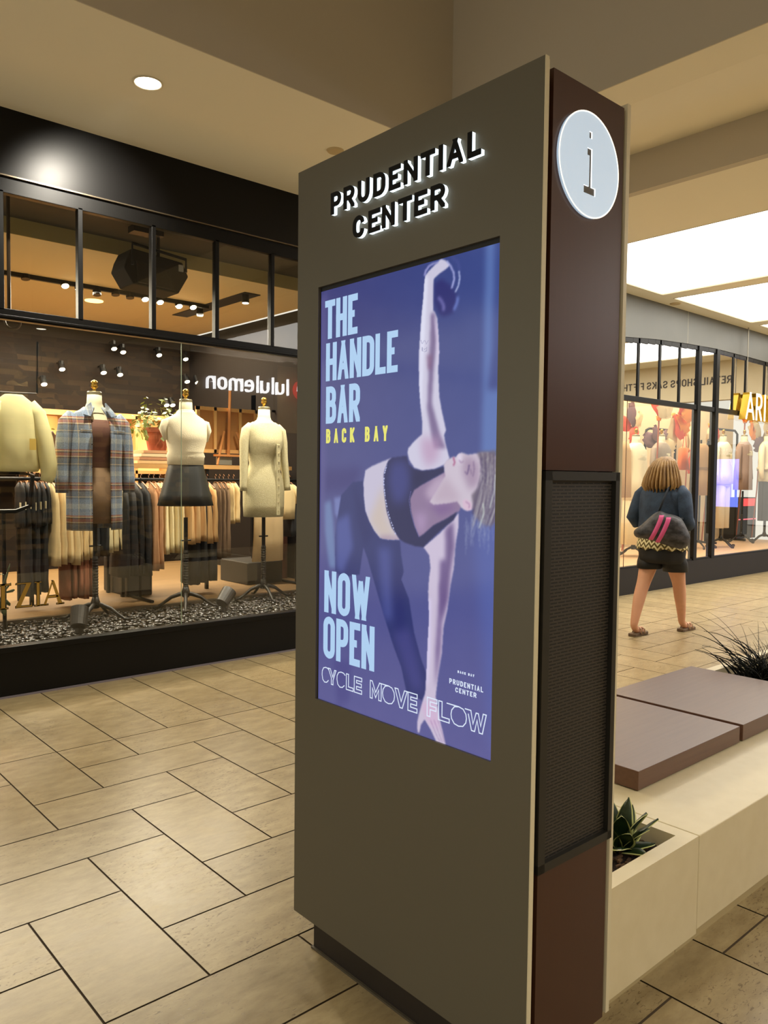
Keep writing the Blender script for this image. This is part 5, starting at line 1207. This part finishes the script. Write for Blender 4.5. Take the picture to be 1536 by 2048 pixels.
cr1 = mat('cream_satin', (226, 212, 172), .5); greyb = mat('grey_blouse', (140, 124, 104), .7); wht = mat('off_white', (234, 224, 200), .7); mauve = mat('mauve_coat', (160, 136, 122), .85); tanc = mat('tan_trench', (160, 122, 74), .8); jean = mat('dark_denim', (46, 44, 46), .8)
rmann(1272, 6.0, 'mannequin in a cream satin shirt and long skirt behind the walking woman', body=cr1, skirt=cr1)
rmann(1323, 6.2, 'mannequin in a grey blouse behind the woman\'s head', body=greyb, hem=.85)
t, x, zt = rmann(1447, 6.0, 'mannequin in a white blazer and wide white trousers', body=wht, hem=.78, trousers=wht)
for s in (-1, 1): MB().tube([(x+s*.03,y-.0+(-6.11+6.0)*0-.0,zt-.14),(x+s*.012,6.0-.13,zt-.32),(x,6.0-.145,zt-.48)], [.014,.018,.01], 6).build('lapel', cr1, t)
rmann(1489, 6.25, 'mannequin in a mauve-grey coat', body=mauve, hem=.95)
rmann(1535, 6.0, 'mannequin in a cream top and dark jeans at the right edge', body=cr1, hem=.56, trousers=jean)
# tan trench on a stand
x = ony(1402, 900, 6.1)[0]; t = thing('dress_stand', 'tan belted trench coat on a wheeled stand beside the window post', 'coat stand', (x, 6.1, .33), None)
MB().loft([(x,6.1,1.18,.235,.15,.04),(x,6.1,1.45,.205,.14,.03),(x,6.1,1.60,.16,.12,.02),(x,6.1,1.75,.19,.13,.01),(x,6.1,1.92,.20,.11,0),(x,6.1,1.98,.13,.08,0),(x,6.1,2.0,.07,.06,0)], 40, fold=(8, 1)).build('trench_coat', tanc, t, smooth=True)
for s in (-1, 1): MB().tube([(x+s*.16,6.1,1.93),(x+s*.22,6.1,1.86),(x+s*.25,6.09,1.6),(x+s*.255,6.07,1.38)], [.04,.058,.055,.05], 14).build('sleeve', tanc, t, smooth=True)
MB().loft([(x,6.1,1.585,.172,.132),(x,6.1,1.625,.17,.13)], 36).build('belt', mat('belt', (120, 88, 50), .7), t)
MB().tube([(x,6.1,.42),(x,6.1,2.06)], .016, 8).build('pole', iron, t)
for k in range(4):
    a = PI/4+k*PI/2; c_, s_ = math.cos(a), math.sin(a); lg_ = MB().tube([(x,6.1,.45),(x+c_*.12,6.1+s_*.12,.42),(x+c_*.27,6.1+s_*.27,.37)], [.016,.014,.012], 8).build('leg', iron, t)
    MB().tube([(x+c_*.27-s_*.012,6.1+s_*.27+c_*.012,.352),(x+c_*.27+s_*.012,6.1+s_*.27-c_*.012,.352)], .022, 12).build('castor', MATS['castor'], lg_)
# beige coat at the kiosk edge
x = ony(1243, 940, 5.75)[0]; t = thing('hanging_coat', 'beige long coat at the edge of the kiosk', 'coat', (x, 5.75, 1.95))
MB().loft([(x,5.75,1.18,.17,.1,.05),(x,5.75,1.5,.16,.1,.04),(x,5.75,1.8,.16,.09,.02),(x,5.75,1.92,.12,.06,0)], 30, fold=(7, 1)).build('cloth', mat('camel_cloth', (190, 152, 98), .85), t, smooth=True)
MB().tube([(x,5.75,1.9),(x,5.75,2.02),(x-.12,5.75,2.04),(x-.14,5.75,.34)], .008, 6).build('hanger', iron, t)
# racks
for i, (pa, pb, lab) in enumerate(((1291, 1345, 'dark bent-tube clothes rack left of the tan coat'), (1417, 1470, 'dark bent-tube clothes rack behind the window post'))):
    xa, _, zt = ony(pa, 856, 6.5); xb = ony(pb, 856, 6.5)[0]; t = thing('clothes_rack', lab, 'clothes rack', ((xa+xb)/2, 6.5, .33), 'bent tube racks')
    MB().tube([(xa,6.5,.36),(xa,6.5,zt-.12),(xa+.03,6.5,zt-.03),(xa+.12,6.5,zt),(xb,6.5,zt),(xb+.1,6.5,zt-.06),(xb+.12,6.5,.36)], .02, 10).build('frame', blkm, t, smooth=True)
    for xx in (xa, xb+.12): MB().tube([(xx,6.3,.35),(xx,6.7,.35)], .018, 8).build('foot', blkm, t)
# orange camisole
x = ony(1366, 920, 6.35)[0]; zc = ony(1366, 905, 6.35)[2]; t = thing('hanging_camisole', 'bright orange camisole with thin straps hanging left of the tan coat', 'camisole', (x, 6.35, zc+.1)); org = mat('orange_satin', (240, 120, 40), .45)
m2 = MB(); m2.loft([(x,6.35,zc-.28,.17,.06,.06),(x,6.35,zc-.1,.13,.055,.04),(x,6.35,zc+.06,.12,.05,0),(x,6.35,zc+.1,.03,.02,0)], 30, fold=(7,0)); m2.build('cloth', org, t, smooth=True)
MB().tube([(x-.06,6.33,zc+.08),(x,6.33,zc+.38),(x+.06,6.33,zc+.08)], .006, 6).build('strap', mat('red_strap', (200, 80, 50), .5), t)
# giant paper flowers
def petalmesh(c, ax, L, W, m, parent, cup=.2):
    c = Vector(c); ax = Vector(ax).normalized(); s = Vector((0, 1, 0)).cross(ax).normalized(); nrm = ax.cross(s); vs = []; fs = []; n = 8
    for i in range(n+1):
        t_ = i/n; w_ = W*math.sin(t_*PI*.82+.12)**.7
        for k in (-1, -.5, 0, .5, 1): vs.append(c+ax*(L*t_)+s*(w_*k)+nrm*(cup*L*(t_*t_)-.12*W*(1-k*k))*1.0+Vector((0, -.02*math.sin(k*6+i), 0)))
    for i in range(n):
        for k in range(4): fs.append((i*5+k, i*5+k+1, i*5+k+6, i*5+k+5))
    o = MB().add(vs, fs).build('petal', m, parent, smooth=True); return o
def pm(name, c1): return mat(name, c1, .6, emit=None)
pr, po, pp, pl_ = pm('petal_red', (226, 84, 50)), pm('petal_orange', (238, 140, 50)), pm('petal_pale', (226, 200, 150)), pm('petal_mauve', (120, 90, 92))
flowers = [
 ((1318, 836), 6.1, [(-.3,1,pr,.42),(.15,1,pr,.38),(.7,.75,pp,.40),(-.8,.5,pp,.3)], 'red and pale giant paper flower above the grey blouse'),
 ((1345, 830), 6.3, [(.1,-1,pp,.5),(.5,-.8,pr,.42),(1,-.5,po,.5),(.3,.7,pr,.3),(1,.1,po,.42)], 'orange and pale drooping giant paper flower left of the thick window post'),
 ((1313, 886), 6.4, [(-1,.2,pl_,.36),(-.6,.8,pl_,.3),(.8,.4,pl_,.36),(.9,-.2,pp,.34)], 'mauve giant paper flower behind the grey blouse collar'),
 ((1262, 856), 6.4, [(-.9,.3,pr,.34),(-.3,1,pl_,.38),(.6,.8,pp,.3),(-.7,-.6,pr,.3)], 'dusty red giant paper flower above the cream satin shirt'),
 ((1490, 842), 6.4, [(-.5,.5,pr,.3),(.2,.9,pr,.3),(.7,.3,pr,.32),(.1,-.8,po,.34),(.8,-.6,pp,.4)], 'orange-red giant paper flower under the hanging letters'),
 ((1421, 850), 6.5, [(0,-1,pp,.36),(-.5,-.8,pp,.3),(.5,-.8,pr,.28)], 'pale pink giant paper flower between the window posts'),
 ((1520, 880), 6.5, [(-.8,.5,pp,.5),(.8,.6,pp,.5),(-.9,-.4,pl_,.4),(0,1,pp,.4)], 'pale tan giant paper flower near the right edge'),
 ((1375, 900), 6.7, [(-.4,1,pp,.5),(.4,1,pp,.5),(0,-1,pr,.4)], 'faded pink giant paper flower on a tall stem left of the tan coat')]
for (pxy, y, pet, lab) in flowers:
    c = ony(pxy[0], pxy[1], y); t = thing('paper_flower', lab, 'paper flower', c, 'giant paper flowers')
    for qi, (dx, dz, m, L) in enumerate(pet): petalmesh((c[0], c[1]-.035*qi, c[2]), (dx, -.12-.1*(qi % 2), dz), L, L*.34, m, t)
    MB().tube([c, (c[0]+.05, y+.05, (c[2]+.33)/2), (c[0], y+.1, .34)], .012, 6).build('stem', mat('flower_stem', (150, 80, 56), .6), t)
    MB().loft([(c[0], c[1], c[2]-.04, .03, .03), (c[0], c[1], c[2]+.03, .045, .045)], 12).build('heart', po, t, smooth=True)
# dark screen cabinet with red light
xa, _, z1 = ony(1465, 995, 6.7); xb, _, z0 = ony(1500, 1068, 6.7); t = thing('display_cabinet', 'black cabinet with a small red lit panel behind the mauve coat', 'cabinet', ((xa+xb)/2, 6.7, z0))
MB().box(xa, xb, 6.6, 6.85, .33, z1+.0).build('body', blackk, t); MB().box(xa+.22, xb-.08, 6.592, 6.6, z1-.16, z1-.02).build('lit_panel', mat('red_panel', (30,5,5), .4, emit=(255, 60, 60), estr=1.5), t)
MB().box(xa+.02, xb-.0, 6.592, 6.6, z1-.42, z1-.40).build('light_bar', mat('pink_bar', (30,5,5), .4, emit=(255, 110, 120), estr=1.2), t)
# hanging lit letters
yL = 5.13
a = ony(1491, 838, yL); b = ony(1503, 785, yL); h = .30; sx = .24
h = b[2]-a[2]
t = thing('hanging_sign', 'large lit cream letters with gold sides hung in front of the right shop window', 'shop sign', (a[0]+.6, yL, a[2]), None)
litm = mat('sign_lit', (255, 240, 200), .4, emit=(255, 244, 214), estr=1.6); goldl = mat('sign_gold', (200, 160, 50), .35, metal=.5, emit=(120, 96, 20), estr=.25)
fs_ = lambda u, v, d: (a[0]+u, yL-d, a[2]+v)
u = 0
for ch, wd in (('A',.30),('R',.22),('I',.1),('T',.24),('Z',.25),('I',.1),('A',.3)):
    wd2 = wd*h/.42
    m2 = MB(); letter(m2, ch, u, 0, wd2, h, .045, 0, .004, fs_); m3 = MB(); letter(m3, ch, u, 0, wd2, h, .055, -.10, -.001, fs_)
    o = m3.build('sign_letter', goldl, t); plabel(m2.build('lit_face', litm, o), 'cream lit face'); u += wd2+.05
for uu in (.12, 1.2): MB().tube([(a[0]+uu, yL+.05, a[2]+h-.01), (a[0]+uu, yL+.05, CZ)], .008, 8).build('hanging_rod', mat('steel_rod', (130, 124, 110), .3, metal=.7), t)
area_light('display_lamps', (8.2, 6.2, 3.7), 6.5, .9, RSP, (1, .93, .76))
area_light('display_lamps', (12.2, 6.2, 3.7), 4, .9, RSP*.6, (1, .88, .66))
# ================================================================ the walking woman (faces +x)
WX, WY = 6.75, 3.73
skin = mat('skin', (206, 150, 116), .55, noise=(9, .25, (190, 130, 100)))
W = thing('person', 'woman seen from behind in a blue denim jacket, black shorts and sandals, walking away', 'person', (WX, WY, 0)); W['_off'] = None
def skinned(name, joints, edges, radii, m, parent, sub=2, root=0):
    me = bpy.data.meshes.new(name); P0 = Vector((WX, WY, 0)); me.from_pydata([Vector(j)-P0 for j in joints], edges, []); me.materials.append(m)
    o = bpy.data.objects.new(name, me); C.objects.link(o); o.parent = parent
    sk = o.modifiers.new('skin', 'SKIN'); sk.use_smooth_shade = True
    for i, r in enumerate(radii):
        v = me.skin_vertices[0].data[i]; v.radius = (r if isinstance(r, tuple) else (r, r)); v.use_root = (i == root)
    s = o.modifiers.new('sub', 'SUBSURF'); s.levels = sub; s.render_levels = sub
    return o
J = []; E = []; R = []
def jn(p, r, par=None):
    J.append(p); R.append(r)
    if par is not None: E.append((par, len(J)-1))
    return len(J)-1
pel = jn((6.74, WY, .88), .155); ab = jn((6.75, WY, 1.02), .14, pel); ch_ = jn((6.74, WY, 1.2), .145, ab); up_ = jn((6.74, WY, 1.31), .11, ch_); nk = jn((6.755, WY, 1.39), .05, up_); hd0 = jn((6.765, WY, 1.46), .062, nk); hd1 = jn((6.775, WY, 1.53), .082, hd0); hd2 = jn((6.77, WY, 1.585), .06, hd1)
def leg(hy, pts, foot):
    h = jn((6.74, hy, .80), .105, pel); k0 = h
    for p, r in pts: k0 = jn(p, r, k0)
    for p, r in foot: k0 = jn(p, r, k0)
leg(WY+.095, [((6.685, WY+.10, .62), .088), ((6.605, WY+.10, .46), .062), ((6.54, WY+.095, .36), .061), ((6.46, WY+.085, .18), .043), ((6.425, WY+.08, .09), .034)], [((6.46, WY+.08, .052), .032), ((6.53, WY+.08, .042), (.036, .022)), ((6.60, WY+.08, .034), (.032, .014))])
leg(WY-.095, [((6.83, WY-.095, .62), .088), ((6.905, WY-.09, .46), .062), ((6.93, WY-.088, .36), .061), ((6.975, WY-.085, .18), .042), ((6.99, WY-.082, .09), .034)], [((7.03, WY-.082, .052), .032), ((7.10, WY-.085, .042), (.036, .022)), ((7.17, WY-.088, .036), (.032, .014))])
def arm(s, pts):
    k0 = jn((6.73, WY+s*.15, 1.315), .052, up_)
    for p, r in pts: k0 = jn(p, r, k0)
    w = k0; wp = Vector(J[w]); d = (wp-Vector(J[w-1])).normalized(); pc = wp+d*.045; palm = jn(tuple(pc), (.03, .02), w)
    sd = Vector((0, 0, 1)).cross(d).normalized(); upv = d.cross(sd)
    for i, (o_, L) in enumerate(((-.027, .060), (-.009, .070), (.009, .066), (.027, .052))):
        b = pc+d*.035+upv*o_; f0 = jn(tuple(b), .0085, palm); f1 = jn(tuple(b+d*L*.5-sd*s*.012), .0078, f0); jn(tuple(b+d*L*.8-sd*s*.034), .0068, f1)
    tb = wp+d*.02+upv*.03; f0 = jn(tuple(tb), .011, palm); jn(tuple(tb+d*.035+upv*.022), .0085, f0)
arm(1, [((6.70, WY+.215, 1.20), .043), ((6.68, WY+.25, 1.05), .036), ((6.82, WY+.20, 1.03), .032), ((6.92, WY+.15, 1.06), .024)])
arm(-1, [((6.70, WY-.215, 1.20), .043), ((6.67, WY-.255, 1.06), .036), ((6.80, WY-.22, 1.05), .032), ((6.92, WY-.16, 1.10), .024)])
body = skinned('body', J, E, R, skin, W)
den = mat('denim', (36, 50, 70), .8, noise=(12, .6, (58, 78, 102)), bump=(60, .3))
def fshell(name, secs, m, n=44, fold=None, par=None): return MB().loft(secs, n, fold=fold).build(name, m, par or W, smooth=True)
fshell('jacket', [(6.74,WY,.905,.165,.215,.02),(6.745,WY,.96,.17,.222,.03),(6.745,WY,1.06,.165,.222,.02),(6.74,WY,1.18,.165,.225,.015),(6.735,WY,1.28,.15,.222,0),(6.735,WY,1.335,.125,.195,0),(6.74,WY,1.37,.09,.135,0),(6.75,WY,1.395,.065,.075,0)], den, fold=(6, 1))
for s in (-1, 1):
    MB().tube([(6.735,WY+s*.155,1.33),(6.72,WY+s*.21,1.27),(6.70,WY+s*.24,1.17),(6.675,WY+s*.268,1.06),(6.72,WY+s*.262,1.02),(6.80,WY+s*.225,1.035),(6.87,WY+s*.185,1.06)], [.062,.07,.064,.058,.056,.05,.045], 18).build('sleeve', den, W, smooth=True)
MB().tube([(6.66,WY-.05,1.37),(6.69,WY-.09,1.395),(6.76,WY-.095,1.41),(6.80,WY-.05,1.38)], [.014,.016,.016,.012], 8, .5).build('collar', den, W, smooth=True)
def chevron():
    m = bpy.data.materials.new('chevron_knit'); m.use_nodes = True; nt = m.node_tree; L = nt.links; b = nt.nodes['Principled BSDF']; N = nt.nodes.new
    tc = N('ShaderNodeTexCoord'); sp = N('ShaderNodeSeparateXYZ'); L.new(tc.outputs['Object'], sp.inputs[0])
    at = N('ShaderNodeMath'); at.operation = 'ARCTAN2'; L.new(sp.outputs[1], at.inputs[0]); L.new(sp.outputs[0], at.inputs[1])
    pp_ = N('ShaderNodeMath'); pp_.operation = 'PINGPONG'; pp_.inputs[1].default_value = .15; L.new(at.outputs[0], pp_.inputs[0])
    a1 = N('ShaderNodeMath'); a1.operation = 'MULTIPLY_ADD'; a1.inputs[1].default_value = .24; L.new(pp_.outputs[0], a1.inputs[0]); L.new(sp.outputs[2], a1.inputs[2])
    mu = N('ShaderNodeMath'); mu.operation = 'MULTIPLY'; mu.inputs[1].default_value = 1/.045; L.new(a1.outputs[0], mu.inputs[0]); fr = N('ShaderNodeMath'); fr.operation = 'FRACT'; L.new(mu.outputs[0], fr.inputs[0])
    r = N('ShaderNodeValToRGB'); r.color_ramp.interpolation = 'CONSTANT'; e = r.color_ramp.elements; e[0].position = 0; e[0].color = s2l((226, 214, 168))+(1,); e[1].position = .5; e[1].color = s2l((96, 80, 36))+(1,)
    L.new(fr.outputs[0], r.inputs[0]); L.new(r.outputs[0], b.inputs['Base Color']); b.inputs['Roughness'].default_value = .9; return m
n = 72; mb = MB(); vs = []; fs = []
rows = [(.93, .165, .215), (.87, .178, .225), (.82, .188, .232), (.775, .192, .236)]
for z, rx_, ry_ in rows:
    for k in range(n):
        a = 2*PI*k/n; dz = .024*(abs((k % 6)-3)/3) if z < .8 else 0; vs.append((6.74+rx_*math.cos(a), WY+ry_*math.sin(a), z+dz))
for i in range(3):
    for k in range(n): fs.append((i*n+k, i*n+(k+1) % n, (i+1)*n+(k+1) % n, (i+1)*n+k))
o = mb.add(vs, fs).build('knit_top', chevron(), W, smooth=True); sd = o.modifiers.new('solid', 'SOLIDIFY'); sd.thickness = .004
shm = mat('black_shorts', (12, 10, 10), .7)
fshell('shorts', [(6.74,WY,.66,.165,.195,.02),(6.74,WY,.70,.175,.21,.03),(6.74,WY,.76,.178,.218,.02),(6.74,WY,.84,.168,.212,0),(6.74,WY,.93,.15,.195,0)], shm, fold=(5, 2))
for s, cx_ in ((1, 6.695), (-1, 6.81)): fshell('shorts_leg', [(cx_,WY+s*.10,.59+.01*s,.118,.108,.04),(cx_+(6.74-cx_)*.3,WY+s*.10,.66,.12,.112,.03),(6.74,WY+s*.095,.75,.115,.11,0)], shm, 28, fold=(4, 1))
# hair
hm = mat('blond_hair', (176, 140, 88), .55, noise=(30, .9, (118, 86, 50), (1, 1, .12)), bump=(50, .5))
hx_, hy_ = 6.765, WY
fshell('hair', [(hx_-.055,hy_-.0,1.325,.085,.145,.10),(hx_-.05,hy_,1.345,.115,.165,.10),(hx_-.045,hy_,1.40,.125,.162,.08),(hx_-.03,hy_,1.46,.125,.145,.05),(hx_-.02,hy_,1.52,.122,.122,.02),(hx_-.01,hy_,1.575,.11,.105,.01),(hx_-.005,hy_,1.61,.085,.08,0),(hx_,hy_,1.63,.045,.04,0),(hx_,hy_,1.634,.01,.01,0)], hm, 60, fold=(11, .5))
for k in range(16):
    a = PI*.5+PI*k/15; c_, s_ = math.cos(a), math.sin(a); rs2 = random.Random(k)
    pts = [(hx_-.01+c_*.09,hy_+s_*.09,1.59),(hx_-.02+c_*.122,hy_+s_*.125,1.52),(hx_-.04+c_*.128,hy_+s_*.155,1.43),(hx_-.05+c_*.13,hy_+s_*.172,1.365),(hx_-.06+c_*.11,hy_+s_*.15,1.31+rs2.uniform(-.015,.015))]
    MB().tube(pts, [.012,.02,.024,.022,.006], 8, .5).build('hair_lock', hm, W, smooth=True)
# face details (turned away)
for s in (-1, 1): MB().loft([(6.852,WY+s*.03,1.535,.008,.012),(6.856,WY+s*.03,1.545,.009,.014),(6.852,WY+s*.03,1.553,.006,.01)], 12).build('eye', mat('eye', (70, 60, 50), .3), W)
MB().tube([(6.855,WY,1.545),(6.875,WY,1.51),(6.858,WY,1.497)], [.008,.013,.009], 10).build('nose', skin, W, smooth=True)
MB().tube([(6.846,WY-.025,1.472),(6.856,WY,1.47),(6.846,WY+.025,1.472)], [.004,.007,.004], 8).build('mouth', mat('lips', (170, 90, 84), .5), W, smooth=True)
# sandals
sb = mat('sandal_tan', (150, 116, 78), .6); ss = mat('sandal_sole', (96, 74, 52), .7)
for s, hx0, yy in ((1, 6.385, WY+.08), (-1, 6.955, WY-.085)):
    w = bpy.data.objects.new('sandal', None); C.objects.link(w); w.parent = W; w.location = (0, 0, 0)
    out = [(0,-.03),(.02,-.038),(.09,-.034),(.16,-.045),(.22,-.042),(.25,-.02),(.25,.02),(.22,.042),(.16,.045),(.09,.034),(.02,.038),(0,.03)]
    MB().prism(out, .0, .026, lambda u, v, d: (hx0+u, yy+v, d)).build('sole', ss, w, bevel=.004)
    for x0_ in (.11, .165): MB().tube([(hx0+x0_-.01,yy-.045,.02),(hx0+x0_,yy-.038,.055),(hx0+x0_+.005,yy,.078 if x0_ < .15 else .066),(hx0+x0_,yy+.038,.055),(hx0+x0_-.01,yy+.045,.02)], .011, 8, .35).build('strap', sb, w, smooth=True)
# bag
bagm = mat('quilted_black', (16, 15, 19), .5, noise=(13, .8, (84, 80, 84), (1, 1, 1.6)), bump=(16, 1.0)); pk = mat('pink_stripe', (214, 84, 140), .6)
bc = Vector((6.47, 3.585, .99)); rt = Vector((.49, -.87, 0)).normalized(); nv = Vector((-.87, -.49, 0)).normalized()
outl = [(-.235,-.03),(-.17,.03),(-.08,.12),(-.02,.155),(.03,.135),(.10,.12),(.16,.09),(.205,.01),(.235,-.07),(.225,-.135),(.17,-.175),(.10,-.165),(0,-.135),(-.12,-.10),(-.215,-.085)]
def dens(o_):
    r_ = []
    for i in range(len(o_)):
        p0, p1, p2, p3 = [Vector(o_[(i+k) % len(o_)]) for k in (-1, 0, 1, 2)]
        for k in range(3):
            t_ = k/3; r_.append(.5*((2*p1)+(p2-p0)*t_+(2*p0-5*p1+4*p2-p3)*t_*t_+(3*p1-p0-3*p2+p3)*t_**3))
    return r_
OL = dens(outl); cen = Vector((0, -.02)); TH = .085
def sfrac(p):
    d = p-cen; 
    if d.length < 1e-6: return 0
    best = 1e9
    for i in range(len(OL)):
        a_, b_ = OL[i]-cen, OL[(i+1) % len(OL)]-cen; e_ = b_-a_; den_ = d.x*e_.y-d.y*e_.x
        if abs(den_) < 1e-12: continue
        t_ = (a_.x*e_.y-a_.y*e_.x)/den_; q_ = (a_.x*d.y-a_.y*d.x)/den_
        if t_ > 0 and -1e-6 <= q_ <= 1+1e-6: best = min(best, t_)
    return min(1, 1/best)
def bpt(p, side, ex=0):
    s_ = sfrac(p) if True else 0; dd = (TH*math.sqrt(max(0, 1-s_**2.4))+ex)*side; return bc+rt*p.x+Vector((0, 0, p.y))+nv*dd
BG = thing('shoulder_bag', 'black quilted shoulder bag with two pink stripes on the woman\'s back', 'bag', tuple(bc))
vs = []; fs = []; K_ = 7; n = len(OL)
for side in (1, -1):
    for k in range(1, K_+1):
        for p in OL: vs.append(bpt(cen+(p-cen)*min(.9999, k/K_), side))
vs += [bpt(cen, 1), bpt(cen, -1)]
for si in (0, 1):
    o_ = si*K_*n
    for k in range(K_-1):
        for i in range(n): fs.append((o_+k*n+i, o_+k*n+(i+1) % n, o_+(k+1)*n+(i+1) % n, o_+(k+1)*n+i))
    for i in range(n): fs.append((o_+i, o_+(i+1) % n, 2*K_*n+si))
for i in range(n): fs.append(((K_-1)*n+i, (K_-1)*n+(i+1) % n, (2*K_-1)*n+(i+1) % n, (2*K_-1)*n+i))
MB().add(vs, fs).build('bag_body', bagm, BG, smooth=True)
for off in (-.01, .048):
    vs = []; fs = []
    for i in range(13):
        t_ = i/12; cx2 = .005+off-.088*t_**1.3-.0*t_; cz2 = (.115-off*.3)*(1-t_)+(-.105-off*.35)*t_
        for wv in (-.02, .02): vs.append(bpt(Vector((cx2+wv, cz2)), 1, .004))
    for i in range(12): fs.append((2*i, 2*i+1, 2*i+3, 2*i+2))
    o = MB().add(vs, fs).build('stripe', pk, BG, smooth=True); sd = o.modifiers.new('solid', 'SOLIDIFY'); sd.thickness = .003
MB().tube([bpt(Vector((-.03, .145)), 1, -.05), bc+rt*.01+Vector((0, 0, .26))-nv*.02, Vector((6.62, WY-.12, 1.355)), Vector((6.72, WY-.135, 1.392)), Vector((6.84, WY-.13, 1.33)), Vector((6.88, WY-.16, 1.15)), bpt(Vector((.16, .08)), 1, -.06)], [.014]*7, 8, .5).build('strap', mat('strap_blue', (24, 32, 44), .7), BG, smooth=True)
# ceiling lamps of the mall (row behind the camera is added for light) -----------------
